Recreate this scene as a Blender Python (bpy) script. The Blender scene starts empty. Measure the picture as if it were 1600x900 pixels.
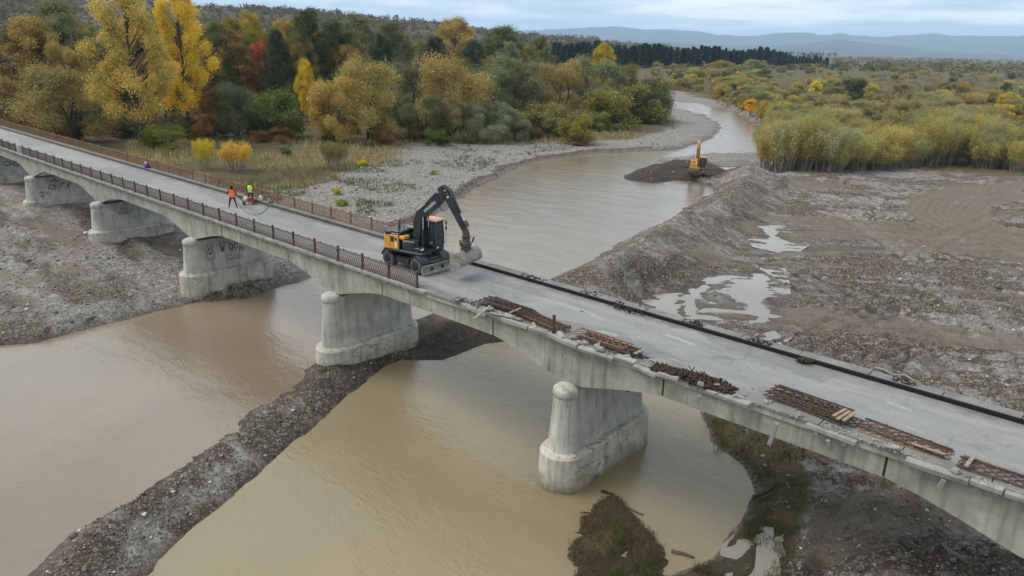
import bpy, bmesh, math, random
import numpy as np
from mathutils import Vector, Matrix

random.seed(7)
S = bpy.context.scene
COL = S.collection

# ------------------------------------------------------------------ camera
F, HY, SL = 1150.0, 69.0, 0.02527            # focal length (px of a 1600 px frame), horizon
ROLL = math.atan(SL)
PITCH = math.atan((450 - HY) * math.cos(ROLL) / F)
HEAD = math.radians(-48.7828)                # bridge axis against the view direction
CAMZ = 14.0
_r0 = Vector((-math.sin(HEAD), math.cos(HEAD), 0))
_f0 = Vector((-math.cos(HEAD), -math.sin(HEAD), 0))
_up = Vector((0, 0, 1))
_fw = _f0 * math.cos(PITCH) - _up * math.sin(PITCH)
_u0 = _f0 * math.sin(PITCH) + _up * math.cos(PITCH)
_ri = _r0 * math.cos(ROLL) + _u0 * math.sin(ROLL)
_ui = -_r0 * math.sin(ROLL) + _u0 * math.cos(ROLL)
cam_d = bpy.data.cameras.new('camera')
cam = bpy.data.objects.new('camera', cam_d)
COL.objects.link(cam)
cam.matrix_world = Matrix(((_ri.x, _ui.x, -_fw.x, 0), (_ri.y, _ui.y, -_fw.y, 0), (_ri.z, _ui.z, -_fw.z, CAMZ), (0, 0, 0, 1)))
cam_d.sensor_width = 36
cam_d.lens = F / 1600 * 36
cam_d.clip_start = 0.5
cam_d.clip_end = 60000
S.camera = cam


def at(px, py, z):
    """world point on the level z that lies on the sight line of a photo pixel"""
    d = _fw + _ri * ((px - 800) / F) + _ui * ((450 - py) / F)
    t = (z - CAMZ) / d.z
    return (d.x * t, d.y * t)


# ------------------------------------------------------------------ sky, sun, exposure
SUN_EL, SUN_AZ = math.radians(52), math.radians(215)     # azimuth: direction the light comes from, x = cos, y = sin
world = bpy.data.worlds.new('World')
S.world = world
world.use_nodes = True
wn, wl = world.node_tree.nodes, world.node_tree.links
wn.clear()


def wnode(t, **k):
    n = wn.new(t)
    for a, b in k.items():
        setattr(n, a, b)
    return n


w_out = wnode('ShaderNodeOutputWorld')
w_bg = wnode('ShaderNodeBackground')
w_bg.inputs['Strength'].default_value = 0.118
sky = wnode('ShaderNodeTexSky', sky_type='NISHITA')
sky.sun_disc = False
sky.sun_elevation = SUN_EL
sky.sun_rotation = math.pi / 2 - SUN_AZ
sky.dust_density = 2.0
tc = wnode('ShaderNodeTexCoord')
sep = wnode('ShaderNodeSeparateXYZ')
wl.new(tc.outputs['Generated'], sep.inputs[0])
mx = wnode('ShaderNodeMath', operation='MAXIMUM'); mx.inputs[1].default_value = 0.0
wl.new(sep.outputs['Z'], mx.inputs[0])
ad = wnode('ShaderNodeMath', operation='ADD'); ad.inputs[1].default_value = 0.075
wl.new(mx.outputs[0], ad.inputs[0])
dx = wnode('ShaderNodeMath', operation='DIVIDE'); dy = wnode('ShaderNodeMath', operation='DIVIDE')
wl.new(sep.outputs['X'], dx.inputs[0]); wl.new(ad.outputs[0], dx.inputs[1])
wl.new(sep.outputs['Y'], dy.inputs[0]); wl.new(ad.outputs[0], dy.inputs[1])
cmb = wnode('ShaderNodeCombineXYZ')
wl.new(dx.outputs[0], cmb.inputs[0]); wl.new(dy.outputs[0], cmb.inputs[1])
n1 = wnode('ShaderNodeTexNoise'); n1.inputs['Scale'].default_value = 0.46; n1.inputs['Detail'].default_value = 7; n1.inputs['Roughness'].default_value = 0.52
wl.new(cmb.outputs[0], n1.inputs['Vector'])
r1 = wnode('ShaderNodeValToRGB')
r1.color_ramp.elements[0].position = 0.42; r1.color_ramp.elements[0].color = (2.9, 3.6, 4.25, 1)
r1.color_ramp.elements[1].position = 0.58; r1.color_ramp.elements[1].color = (5.6, 5.9, 6.1, 1)
e = r1.color_ramp.elements.new(0.5); e.color = (3.9, 4.55, 5.1, 1)
wl.new(n1.outputs['Fac'], r1.inputs['Fac'])
n2 = wnode('ShaderNodeTexNoise'); n2.inputs['Scale'].default_value = 0.8; n2.inputs['Detail'].default_value = 5
wl.new(cmb.outputs[0], n2.inputs['Vector'])
r2 = wnode('ShaderNodeMapRange'); r2.inputs['From Min'].default_value = 0.3; r2.inputs['From Max'].default_value = 0.5; r2.inputs['To Min'].default_value = 0.8; r2.inputs['To Max'].default_value = 1.0
wl.new(n2.outputs['Fac'], r2.inputs['Value'])
wmix = wnode('ShaderNodeMixRGB')
wl.new(r2.outputs[0], wmix.inputs['Fac'])
wl.new(sky.outputs[0], wmix.inputs['Color1'])
wl.new(r1.outputs['Color'], wmix.inputs['Color2'])
wl.new(wmix.outputs[0], w_bg.inputs['Color'])
wl.new(w_bg.outputs[0], w_out.inputs['Surface'])

sun_d = bpy.data.lights.new('sun', 'SUN')
sun_d.energy = 1.5
sun_d.angle = math.radians(35)
sun_d.color = (1.0, 0.97, 0.92)
sun = bpy.data.objects.new('sun', sun_d)
COL.objects.link(sun)
sd = Vector((math.cos(SUN_EL) * math.cos(SUN_AZ), math.cos(SUN_EL) * math.sin(SUN_AZ), math.sin(SUN_EL)))
sun.rotation_euler = sd.to_track_quat('Z', 'Y').to_euler()
sun.location = sd * 60

vs = S.view_settings
vs.view_transform = 'Standard'
vs.look = 'None'
vs.gamma = 1
vs.exposure = 0.9
S.render.engine = 'CYCLES'
S.cycles.max_bounces = 6
S.cycles.diffuse_bounces = 3
S.cycles.glossy_bounces = 2
S.cycles.transmission_bounces = 3
S.cycles.transparent_max_bounces = 8
S.cycles.volume_bounces = 1

# ------------------------------------------------------------------ helpers


class NT:
    """little node-tree writer"""

    def __init__(self, name):
        self.m = bpy.data.materials.new(name)
        self.m.use_nodes = True
        self.t = self.m.node_tree
        self.n, self.l = self.t.nodes, self.t.links
        self.bsdf = self.n['Principled BSDF']
        self.out = self.n['Material Output']

    def new(self, t, ins=None, **k):
        n = self.n.new('ShaderNode' + t)
        for a, b in k.items():
            setattr(n, a, b)
        for a, b in (ins or {}).items():
            self.put(n.inputs[a], b)
        return n

    def put(self, sock, v):
        if isinstance(v, bpy.types.NodeSocket):
            self.l.new(v, sock)
        else:
            if isinstance(v, (tuple, list)) and len(v) == 3 and sock.type == 'RGBA':
                v = (*v, 1)
            sock.default_value = v

    def pos(self, obj=False):
        if obj:
            return self.new('TexCoord').outputs['Object']
        return self.new('NewGeometry').outputs['Position']

    def noise(self, scale, detail=4, rough=0.5, vec=None, dist=0.0):
        n = self.new('TexNoise', {'Scale': scale, 'Detail': detail, 'Roughness': rough, 'Distortion': dist, 'Vector': vec if vec is not None else self.pos()})
        return n.outputs['Fac']

    def voro(self, scale, vec=None, out='Distance', feature='F1'):
        n = self.new('TexVoronoi', {'Scale': scale, 'Vector': vec if vec is not None else self.pos()}, feature=feature)
        return n.outputs[out]

    def mul(self, vec, s):
        return self.new('VectorMath', {0: vec, 1: s}, operation='MULTIPLY').outputs[0]

    def math(self, op, a, b=0.0, c=0.0):
        return self.new('Math', {0: a, 1: b, 2: c}, operation=op).outputs[0]

    def rng(self, v, a, b, c=0.0, d=1.0):
        return self.new('MapRange', {'Value': v, 'From Min': a, 'From Max': b, 'To Min': c, 'To Max': d}).outputs[0]

    def mix(self, f, a, b, mode='MIX'):
        return self.new('MixRGB', {'Fac': f, 'Color1': a, 'Color2': b}, blend_type=mode).outputs[0]

    def attr(self, name):
        return self.new('Attribute', attribute_name=name).outputs['Fac']

    def bump(self, h, strength=0.5, dist=0.05):
        self.l.new(self.new('Bump', {'Height': h, 'Strength': strength, 'Distance': dist}).outputs[0], self.bsdf.inputs['Normal'])

    def done(self, color=None, rough=0.8, spec=0.3, metal=0.0):
        if color is not None:
            self.put(self.bsdf.inputs['Base Color'], color)
        self.put(self.bsdf.inputs['Roughness'], rough)
        self.put(self.bsdf.inputs['Specular IOR Level'], spec)
        self.put(self.bsdf.inputs['Metallic'], metal)
        return self.m


MATS = {}


def plain(name, c, rough=0.7, spec=0.3, metal=0.0, var=0.25, scale=6.0, bump=0.0, dirt=None, dirt_amt=0.5):
    """paint, metal, cloth ... with wear in the colour"""
    if name in MATS:
        return MATS[name]
    t = NT(name)
    p = t.pos(True)
    f = t.noise(scale, 5, 0.6, p)
    dark = tuple(v * (1 - var) for v in c); lite = tuple(min(1, v * (1 + var)) for v in c)
    col = t.mix(t.rng(f, 0.3, 0.7), dark, lite)
    if dirt:
        g = t.noise(scale * 0.45, 6, 0.65, p)
        col = t.mix(t.rng(g, 0.62 - 0.3 * dirt_amt, 0.75 - 0.2 * dirt_amt), col, dirt)
    if bump:
        t.bump(t.noise(scale * 6, 4, 0.6, p), bump, 0.02)
    MATS[name] = t.done(col, rough, spec, metal)
    return MATS[name]


class MB:
    """collects shapes for ONE mesh"""

    def __init__(self):
        self.v, self.f, self.mi = [], [], []
        self.cur = 0

    def add(self, vs_, fs):
        o = len(self.v)
        self.v.extend([tuple(p) for p in vs_])
        for f_ in fs:
            self.f.append(tuple(i + o for i in f_))
            self.mi.append(self.cur)
        return self

    def box(self, c, s, rot=None, taper=1.0, bev=0.0):
        hx, hy, hz = s[0] / 2, s[1] / 2, s[2] / 2
        if bev:
            b = min(bev, hx * .8, hy * .8, hz * .8)
            pts, fs = [], []
            bm = bmesh.new()
            bmesh.ops.create_cube(bm, size=1)
            for q in bm.verts:
                k = taper if q.co.z > 0 else 1
                q.co = Vector((q.co.x * s[0] * k, q.co.y * s[1] * k, q.co.z * s[2]))
            bmesh.ops.bevel(bm, geom=list(bm.edges), offset=b, segments=1, affect='EDGES')
            bm.verts.index_update()
            pts = [q.co.copy() for q in bm.verts]
            fs = [tuple(q.index for q in f_.verts) for f_ in bm.faces]
            bm.free()
        else:
            k = taper
            pts = [Vector(p) for p in ((-hx, -hy, -hz), (hx, -hy, -hz), (hx, hy, -hz), (-hx, hy, -hz),
                                       (-hx * k, -hy * k, hz), (hx * k, -hy * k, hz), (hx * k, hy * k, hz), (-hx * k, hy * k, hz))]
            fs = [(0, 3, 2, 1), (4, 5, 6, 7), (0, 1, 5, 4), (1, 2, 6, 5), (2, 3, 7, 6), (3, 0, 4, 7)]
        if rot is not None:
            pts = [rot @ p for p in pts]
        c = Vector(c)
        return self.add([p + c for p in pts], fs)

    def tube(self, path, rad, n=8, caps=True, squash=1.0):
        path = [Vector(p) for p in path]
        if not hasattr(rad, '__len__'):
            rad = [rad] * len(path)
        vs_, fs = [], []
        a = None
        for i, p in enumerate(path):
            t = (path[min(i + 1, len(path) - 1)] - path[max(i - 1, 0)]).normalized()
            if a is None:
                a = t.orthogonal().normalized()
            a = (a - t * a.dot(t)).normalized()
            b = t.cross(a)
            for k in range(n):
                w = 2 * math.pi * k / n
                vs_.append(p + (a * math.cos(w) + b * math.sin(w) * squash) * rad[i])
        for i in range(len(path) - 1):
            for k in range(n):
                fs.append((i * n + k, i * n + (k + 1) % n, (i + 1) * n + (k + 1) % n, (i + 1) * n + k))
        if caps:
            fs.append(tuple(range(n - 1, -1, -1)))
            o = (len(path) - 1) * n
            fs.append(tuple(o + k for k in range(n)))
        return self.add(vs_, fs)

    def prism(self, poly, y0, y1, axis='y'):
        """poly in (x,z) stretched along y, or (x,y) along z, or (y,z) along x"""
        n = len(poly)

        def mk(p, w):
            return {'y': (p[0], w, p[1]), 'z': (p[0], p[1], w), 'x': (w, p[0], p[1])}[axis]
        vs_ = [mk(p, y0) for p in poly] + [mk(p, y1) for p in poly]
        fs = [tuple(range(n - 1, -1, -1)), tuple(range(n, 2 * n))]
        fs += [(i, (i + 1) % n, n + (i + 1) % n, n + i) for i in range(n)]
        return self.add(vs_, fs)

    def lathe(self, prof, c=(0, 0, 0), n=16, rot=None):
        vs_, fs = [], []
        for r, z in prof:
            for k in range(n):
                w = 2 * math.pi * k / n
                p = Vector((r * math.cos(w), r * math.sin(w), z))
                if rot is not None:
                    p = rot @ p
                vs_.append(p + Vector(c))
        for i in range(len(prof) - 1):
            for k in range(n):
                fs.append((i * n + k, i * n + (k + 1) % n, (i + 1) * n + (k + 1) % n, (i + 1) * n + k))
        fs.append(tuple(range(n - 1, -1, -1)))
        o = (len(prof) - 1) * n
        fs.append(tuple(o + k for k in range(n)))
        return self.add(vs_, fs)

    def loft(self, rings):
        n = len(rings[0])
        vs_ = [p for r in rings for p in r]
        fs = []
        for i in range(len(rings) - 1):
            for k in range(n):
                fs.append((i * n + k, i * n + (k + 1) % n, (i + 1) * n + (k + 1) % n, (i + 1) * n + k))
        fs.append(tuple(range(n - 1, -1, -1)))
        o = (len(rings) - 1) * n
        fs.append(tuple(o + k for k in range(n)))
        return self.add(vs_, fs)

    def build(self, name, mats, parent=None, smooth=False, recalc=True):
        me = bpy.data.meshes.new(name)
        me.from_pydata(self.v, [], self.f)
        if not isinstance(mats, (list, tuple)):
            mats = [mats]
        for m in mats:
            me.materials.append(m)
        if len(mats) > 1:
            me.polygons.foreach_set('material_index', self.mi)
        if recalc:
            bm = bmesh.new(); bm.from_mesh(me)
            bmesh.ops.recalc_face_normals(bm, faces=bm.faces)
            bm.to_mesh(me); bm.free()
        if smooth:
            me.polygons.foreach_set('use_smooth', [True] * len(me.polygons))
        me.update()
        return link(name, me, parent)


def link(name, me, parent=None):
    o = bpy.data.objects.new(name, me)
    COL.objects.link(o)
    if parent is not None:
        o.parent = parent
    return o


def tag(o, label, cat=None, group=None, kind=None):
    if label:
        o['label'] = label
    if cat:
        o['category'] = cat
    if group:
        o['group'] = group
    if kind:
        o['kind'] = kind
    return o


def thing(name, label, cat, loc=(0, 0, 0), rz=0.0, group=None):
    o = bpy.data.objects.new(name, None)
    o.empty_display_size = 0.3
    COL.objects.link(o)
    o.location = loc
    o.rotation_euler = (0, 0, rz)
    return tag(o, label, cat, group)


def copy_tree(o, parent=None):
    c = o.copy()
    COL.objects.link(c)
    c.parent = parent
    for ch in list(o.children):
        copy_tree(ch, c)
    return c


def RX(a): return Matrix.Rotation(a, 3, 'X')
def RY(a): return Matrix.Rotation(a, 3, 'Y')
def RZ(a): return Matrix.Rotation(a, 3, 'Z')


def np_mesh(name, verts, faces, mat, attrs=None, smooth=False):
    """verts (n,3), faces (m,k) -> mesh object data; attrs = {name: (domain, array)}"""
    me = bpy.data.meshes.new(name)
    verts = np.asarray(verts, dtype=np.float32); faces = np.asarray(faces, dtype=np.int32)
    m, k = faces.shape
    me.vertices.add(len(verts)); me.vertices.foreach_set('co', verts.ravel())
    me.loops.add(m * k); me.loops.foreach_set('vertex_index', faces.ravel())
    me.polygons.add(m)
    me.polygons.foreach_set('loop_start', np.arange(0, m * k, k, dtype=np.int32))
    me.polygons.foreach_set('loop_total', np.full(m, k, dtype=np.int32))
    if smooth:
        me.polygons.foreach_set('use_smooth', np.ones(m, dtype=bool))
    for n_, (dom, arr) in (attrs or {}).items():
        a = me.attributes.new(n_, 'FLOAT', dom)
        a.data.foreach_set('value', np.asarray(arr, dtype=np.float32))
    me.materials.append(mat)
    me.update()
    me.validate()
    return me


_perm = np.random.RandomState(3).rand(512, 512)


def vnoise(x, y):
    xi = np.floor(x).astype(int); yi = np.floor(y).astype(int)
    fx = x - xi; fy = y - yi
    fx = fx * fx * (3 - 2 * fx); fy = fy * fy * (3 - 2 * fy)
    a = _perm[xi & 511, yi & 511]; b = _perm[(xi + 1) & 511, yi & 511]
    c = _perm[xi & 511, (yi + 1) & 511]; d = _perm[(xi + 1) & 511, (yi + 1) & 511]
    return (a * (1 - fx) + b * fx) * (1 - fy) + (c * (1 - fx) + d * fx) * fy - 0.5


def fbm(x, y, oct_=4, gain=0.5):
    s, a = 0, 1.0
    for i in range(oct_):
        s = s + a * vnoise(x * 2 ** i + 17.3 * i, y * 2 ** i + 9.1 * i)
        a *= gain
    return s


def seg_dist(px, py, poly, closed):
    pts = np.array(poly, float)
    n = len(pts) if closed else len(pts) - 1
    best = np.full(px.shape, 1e9); par = np.zeros(px.shape)
    inside = np.zeros(px.shape, bool)
    for i in range(n):
        ax, ay = pts[i]; bx, by = pts[(i + 1) % len(pts)]
        ex, ey = bx - ax, by - ay
        t = np.clip(((px - ax) * ex + (py - ay) * ey) / (ex * ex + ey * ey + 1e-9), 0, 1)
        d = np.hypot(px - ax - t * ex, py - ay - t * ey)
        m = d < best
        best = np.where(m, d, best); par = np.where(m, i + t, par)
        if closed and by != ay:
            c = ((ay > py) != (by > py)) & (px < ax + (py - ay) / (by - ay) * ex)
            inside ^= c
    if closed:
        return np.where(inside, -best, best)
    return best, par


def sstep(x, a, b):
    t = np.clip((x - a) / (b - a), 0, 1)
    return t * t * (3 - 2 * t)


# ------------------------------------------------------------------ the lie of the land
WR, WP = -7.7, -8.1                          # levels of the river and of the dammed pool


def ats(pts, z):
    return [at(x, y, z) for x, y in pts]


RIVER = ats([(-60, 552), (0, 540), (60, 535), (110, 520), (160, 507), (215, 495), (265, 486), (305, 472)], WR) + \
    [(-57.5, 30), (-58.3, 36), (-62, 44), (-68, 58), (-73.5, 70)] + \
    ats([(742, 297), (790, 270), (850, 251), (920, 241), (1000, 237), (1060, 233), (1112, 217), (1127, 206), (1124, 195), (1100, 180), (1060, 170), (1030, 161)], WR) + \
    [(-190, 315), (-240, 360), (-250, 380), (-225, 375)] + \
    ats([(1030, 152), (1100, 164), (1150, 174), (1190, 200), (1195, 230), (1190, 243), (1110, 242), (1050, 251), (1000, 272), (1040, 280), (1085, 285), (1112, 291), (1110, 302), (1080, 322), (1050, 346), (1000, 362), (920, 407), (872, 432)], WR) + \
    [(-42.2, 48), (-42.5, 42), (-42.6, 36), (-42.3, 31)] + \
    ats([(500, 560), (480, 575), (380, 640), (330, 680), (180, 760), (130, 815), (40, 900), (-50, 960)], WR) + \
    [(-29, 0), (-32, -25), (-70, -30), (-64, 0)]
POOL = ats([(225, 900), (330, 800), (430, 715), (520, 640), (600, 570), (622, 563), (690, 562), (760, 537)], WP) + \
    [(-34.5, 42), (-30, 44.5), (-24, 43.5), (-19, 41)] + \
    ats([(1098, 645), (1115, 690), (1165, 730), (1175, 770), (1150, 820), (1110, 870), (1030, 895), (1010, 925)], WP) + \
    [(-14, 15), (-17, 5), (-20, -25), (-24, -25), (-26, 0)]
ISLE = ats([(905, 860), (925, 800), (945, 772), (985, 815), (1022, 860), (1020, 905), (960, 950), (905, 920)], WP)
RIDGE = [(-37.5, 47)] + ats([(890, 418), (930, 388), (1000, 350), (1080, 310), (1115, 288), (1165, 262)], -4.5)
DIGISLE = ats([(1012, 272), (1040, 262), (1080, 262), (1115, 268)], -7.0)
SPIT = ats([(1060, 250), (1110, 248), (1190, 248), (1240, 250)], -7.4)
DAM = [(-41.5, 30)] + ats([(560, 580), (430, 668), (330, 745), (200, 835), (110, 905)], -7.2)
TRACK = ats([(1700, 275), (1600, 291), (1510, 298), (1460, 312), (1448, 330), (1475, 350), (1540, 370), (1620, 392), (1750, 420)], -6.8)
TRACK2 = ats([(1700, 310), (1600, 305), (1530, 315), (1505, 335), (1530, 352), (1640, 378)], -6.8)
BACKPOOL = ats([(1112, 262), (1180, 258), (1225, 268), (1180, 274), (1140, 270)], -7.5)
PUD1 = ats([(1000, 472), (1050, 458), (1066, 452), (1060, 492), (1030, 487)], -7.0)
PUD2 = ats([(1078, 452), (1110, 435), (1140, 430), (1110, 450), (1090, 470), (1095, 500), (1075, 498), (1064, 475)], -7.0)
PUD3 = ats([(1150, 440), (1195, 427), (1205, 450), (1195, 470), (1212, 490), (1190, 502), (1165, 485), (1150, 465), (1130, 455)], -7.0)
PUD4 = ats([(1190, 353), (1208, 352), (1215, 368), (1232, 380), (1226, 391), (1206, 385), (1198, 370)], -7.0)
PUD5 = ats([(1185, 525), (1215, 518), (1220, 530), (1195, 535)], -7.0)
RUTS = [ats(q, -6.9) for q in ([(1230, 300), (1330, 330), (1450, 400), (1560, 500), (1640, 600)], [(1240, 420), (1330, 470), (1450, 560), (1560, 640)], [(1260, 290), (1400, 300), (1460, 320)],
                            [(1270, 560), (1400, 500), (1520, 480), (1640, 500)], [(1620, 330), (1500, 380), (1400, 450), (1330, 560)], [(1250, 690), (1350, 750), (1410, 830), (1400, 920)], [(1240, 720), (1320, 800), (1330, 870), (1300, 930)], [(1300, 280), (1420, 350), (1640, 450)])]
PUD6 = ats([(1140, 900), (1150, 860), (1180, 835), (1196, 832), (1185, 858), (1160, 905)], -8.03)
PUD7 = ats([(1195, 905), (1205, 862), (1222, 848), (1228, 858), (1218, 905)], -7.95)
PUDDLES = [(BACKPOOL, -7.6), (PUD1, -7.0), (PUD2, -7.0), (PUD3, -7.0), (PUD4, -7.0), (PUD5, -7.0), (PUD6, -8.03), (PUD7, -7.95)]
PUDWATER = [(BACKPOOL, -7.6, 2.0), (ats([(975, 480), (1070, 445), (1140, 415), (1225, 420), (1235, 520), (1200, 550), (1060, 520)], -7.0), -7.0, 0.5),
            (PUD4, -7.0, 2.4), (PUD6, -8.03, 0.7), (PUD7, -7.95, 0.7)]
PIERX = [1.1] + [20.3 * -k for k in range(1, 8)]     # piers at 0, -20.3, ...


def land(x, y, masks=False):
    """height of the ground, and what covers it"""
    wob = 0.5 * fbm(x * 0.5, y * 0.5, 4) + 0.5 * fbm(x * 0.12 + 5, y * 0.12, 2)
    dr = seg_dist(x, y, RIVER, True) + wob * np.clip(np.hypot(x, y) / 60, 0.5, 2.0)
    dp = seg_dist(x, y, POOL, True) + wob * 0.8
    di = seg_dist(x, y, ISLE, True) + wob * 0.5 + 0.35 * fbm(x * 1.6, y * 1.6, 3) - 0.45
    left = sstep(-(x + 52 + 0.28 * (y - 30)), -6, 6)          # 1 on the forest side
    n_mid = fbm(x * 0.22, y * 0.22, 4)
    # dozed ground on the right: long streaks
    a = 0.55
    u = x * math.cos(a) + y * math.sin(a); w = -x * math.sin(a) + y * math.cos(a)
    w2 = w + 3.0 * fbm(u * 0.04, w * 0.05 + 3, 2)
    streak = fbm(u * 0.09, w2 * 1.05, 4, 0.6)
    right = 1 - left
    base = -7.05 * left + -6.85 * right
    base = base + left * np.clip(np.minimum(dr, 60), 0, 60) * 0.02
    base = base + right * (0.42 * streak + 0.25 * n_mid) * sstep(dp, 0, 8) + left * (0.22 * n_mid + 0.16 * fbm(x * 0.5, y * 0.14, 4))
    base = base + 0.10 * fbm(x * 1.3, y * 1.3, 3)
    far = np.hypot(x, y)
    base = base + sstep(far, 150, 700) * 0.8
    # scarps on the gravel bar by the left channel
    bar = sstep(-x, 56, 62) * (1 - sstep(y, 30, 40))
    sc = fbm(x * 0.10 + 40, y * 0.35, 3)
    base = base + bar * (0.5 * np.tanh(6 * sc) * 0.5)
    # heaps
    d_r, par = seg_dist(x, y, RIDGE, False)
    crest = -3.35 + 0.55 * (1 - sstep(par, 2.0, 4.5)) * sstep(par, 0.2, 1.2) + 0.45 * fbm(par * 1.4, par * 0 + 2, 3) + 0.3 * fbm(x * 0.3, y * 0.3, 3)
    gull = 0.13 * fbm(par * 7.0 + 1.5 * fbm(x * .2, y * .2, 2), d_r * 0.2, 4) + 0.16 * fbm(x * .45, y * .45, 3)
    cxr = np.interp(par, range(len(RIDGE)), [q[0] for q in RIDGE])
    east = sstep(x - cxr, -0.5, 1.0)
    berm = crest - (0.62 - 0.22 * east) * np.maximum(d_r - 0.35, 0) + gull * sstep(d_r, 0.3, 2.0)
    d_i, _ = seg_dist(x, y, DIGISLE, False)
    digi = -6.3 - 0.42 * np.maximum(d_i - 1.2, 0) + 0.5 * n_mid
    d_s, _ = seg_dist(x, y, SPIT, False)
    spit = -7.1 - 0.3 * np.maximum(d_s - 2.0, 0) + 0.2 * n_mid
    d_d, pd = seg_dist(x, y, DAM, False)
    damh = -6.95 - 0.5 * np.maximum(d_d - 1.3, 0) + 0.7 * fbm(x * 0.55, y * 0.55, 4)
    mound = -5.9 - 0.55 * np.hypot((x + 38.3) * 0.9, (y - 39.5) * 0.75) + 0.6 * fbm(x * 0.5, y * 0.5, 3)
    L = np.maximum(base, berm)
    ondam = (sstep(-x, 26, 28)) * (1 - sstep(-x, 43, 46)) * (1 - sstep(y, 34, 37))
    L = L * (1 - ondam) + np.maximum(damh, -7.9) * ondam
    L = np.maximum(L, np.where((y > 30) & (y < 60), mound, -99))
    for poly, z in PUDDLES:
        c = np.mean(np.array(poly), axis=0)
        near = np.hypot(x - c[0], y - c[1]) < 40
        if near.any():
            d = np.full(x.shape, 9.0)
            d[near] = seg_dist(x[near], y[near], poly, True)
            d = d + 1.1 * fbm(x * 1.1, y * 1.1, 4)
            pit = z + np.where(d > 0, 0.10 * d, 0.12 * d) + 0.07 * fbm(x * 2.0, y * 2.0, 3)
            k = 1 - sstep(d, 0.8, 4.0)
            L = L * (1 - k) + np.minimum(L, pit) * k
    # the water's beds, with the bank slopes
    slope_r = 0.55 + 0.3 * fbm(x * 0.2, y * 0.2, 2)
    pr = WR + np.where(dr > 0, np.minimum(dr * slope_r, 9), np.maximum(dr * 0.35, -1.6))
    slope_p = 0.45
    pp = WP + np.where(dp > 0, np.minimum(dp * slope_p, 9), np.maximum(dp * 0.3, -1.5))
    h = np.minimum(np.minimum(L, pr), pp)
    h = np.maximum(h, np.where(di < 4, WP + np.where(di < 0, np.minimum(-di * 0.35, 0.2) + 0.35 * fbm(x * .9, y * .9, 3), -di * 0.5), -99))
    h = np.maximum(h, np.where(d_i < 16, np.minimum(digi, WR + 3), -99))
    h = np.maximum(h, np.where(d_s < 9, spit, -99))
    d_t, _ = seg_dist(x, y, TRACK, False)
    d_t2, _ = seg_dist(x, y, TRACK2, False)
    trk = np.minimum(d_t, d_t2 + 0.6)
    k = 1 - sstep(trk, 2.6, 3.8)
    h = h * (1 - k) + (h * 0.3 + 0.7 * -6.85 - 0.16 * np.cos(trk * 6.0) * np.exp(-(trk / 2.6) ** 2)) * k + 0.25 * np.exp(-((trk - 3.2) / 0.5) ** 2)
    rut = np.zeros_like(x)
    near = (np.hypot(x, y) < 220) & (x > -60)
    if near.any():
        for ln in RUTS:
            d_ = np.full(x.shape, 99.0)
            d_[near] = seg_dist(x[near] + 0.6 * vnoise(x[near] * .3, y[near] * .3), y[near], ln, False)[0]
            for off in (0.95, 3.2):
                rut = np.maximum(rut, np.exp(-((d_ - off) / 0.28) ** 2))
                h = h + 0.15 * np.exp(-((d_ - off - .5) / 0.22) ** 2) * (dp > 1)
        h = h - 0.28 * rut * (dp > 1) * (0.6 + fbm(x * 1.5, y * 1.5, 2))
    if not masks:
        return h
    wet = np.maximum(1 - sstep(h - WR, 0.05, 0.5) * 1.0, 0) * (dr < 3)
    wet = np.maximum(wet, (1 - sstep(h - WP, 0.03, 0.35)) * (dp < 3))
    for poly, z in PUDDLES:
        c = np.mean(np.array(poly), axis=0)
        wet = np.maximum(wet, (np.hypot(x - c[0], y - c[1]) < 12) * (1 - sstep(h - z, 0.02, 0.16)))
    soil = np.zeros_like(x)
    soil = np.maximum(soil, ondam * np.clip(0.6 + 0.6 * (1 - sstep(pd, 1.0, 3.0)) + 1.5 * fbm(x * .5 + 3, y * .5, 3), 0, 1))
    soil = np.maximum(soil, ondam * 1.5 * (1 - sstep(np.hypot(x + 40.5, y - 27.5), 3, 9)) * np.clip(.75 + 1.2 * n_mid, 0, 1))
    soil = np.maximum(soil, (d_i < 14) * (1 - sstep(d_i, 7, 11)) * 1.7 * (1 - 0.8 * (d_s < 3) * (d_i > 4)))
    soil = np.maximum(soil, 1.6 * (np.hypot(x + 37.5, y - 38.5) < 9) * (1 - sstep(np.hypot(x + 37.5, y - 38.5), 4, 8)))
    soil = np.maximum(soil, 1.0 * (d_r < 12) * (1 - sstep(d_r, 6, 11)) * np.clip(0.64 + gull * 1.6 + 0.35 * n_mid, 0, 1))
    soil = np.maximum(soil, right * sstep(dp, 0.0, 3.0) * (x > -56) * np.clip(0.66 + 1.5 * streak + 1.3 * n_mid + 0.25 * (1 - sstep(y, 40, 60)), 0, 1) * (d_r > 6))
    soil = np.maximum(soil, bar * np.clip(0.48 + 1.5 * fbm(x * 0.12, y * 0.4 + 9, 3), 0, 1))
    soil = np.maximum(soil, 0.75 * rut)
    sand = (1 - sstep(trk, 2.2, 4.4)) * (0.8 + 0.25 * np.cos(trk * 7.5 + 2.0 * fbm(x * .2, y * .2, 2)))
    soil = np.maximum(soil, left * (y > 55) * (y < 190) * np.exp(-((dr - 1.2) / 0.7) ** 2) * 1.1)
    sand = np.maximum(sand, right * sstep(dp, 1, 4) * (d_r > 7) * (x > -56) * np.clip(0.15 + 2.2 * fbm(u * .045 + 8, w2 * .22, 3), 0, 0.62))
    sand = np.maximum(sand, bar * np.clip(1.8 * fbm(x * 0.07 + 3, y * 0.28, 3), 0, 0.8))
    gr = left * sstep(dr, 14, 26) * sstep(y, 46, 60)
    gr = gr * np.clip(sstep(dr + 22 * fbm(x * 0.05, y * 0.05, 3), 14, 34), 0, 1)
    gr = np.maximum(gr, left * sstep(dr, 38, 48) * sstep(y, 40, 46))
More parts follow.
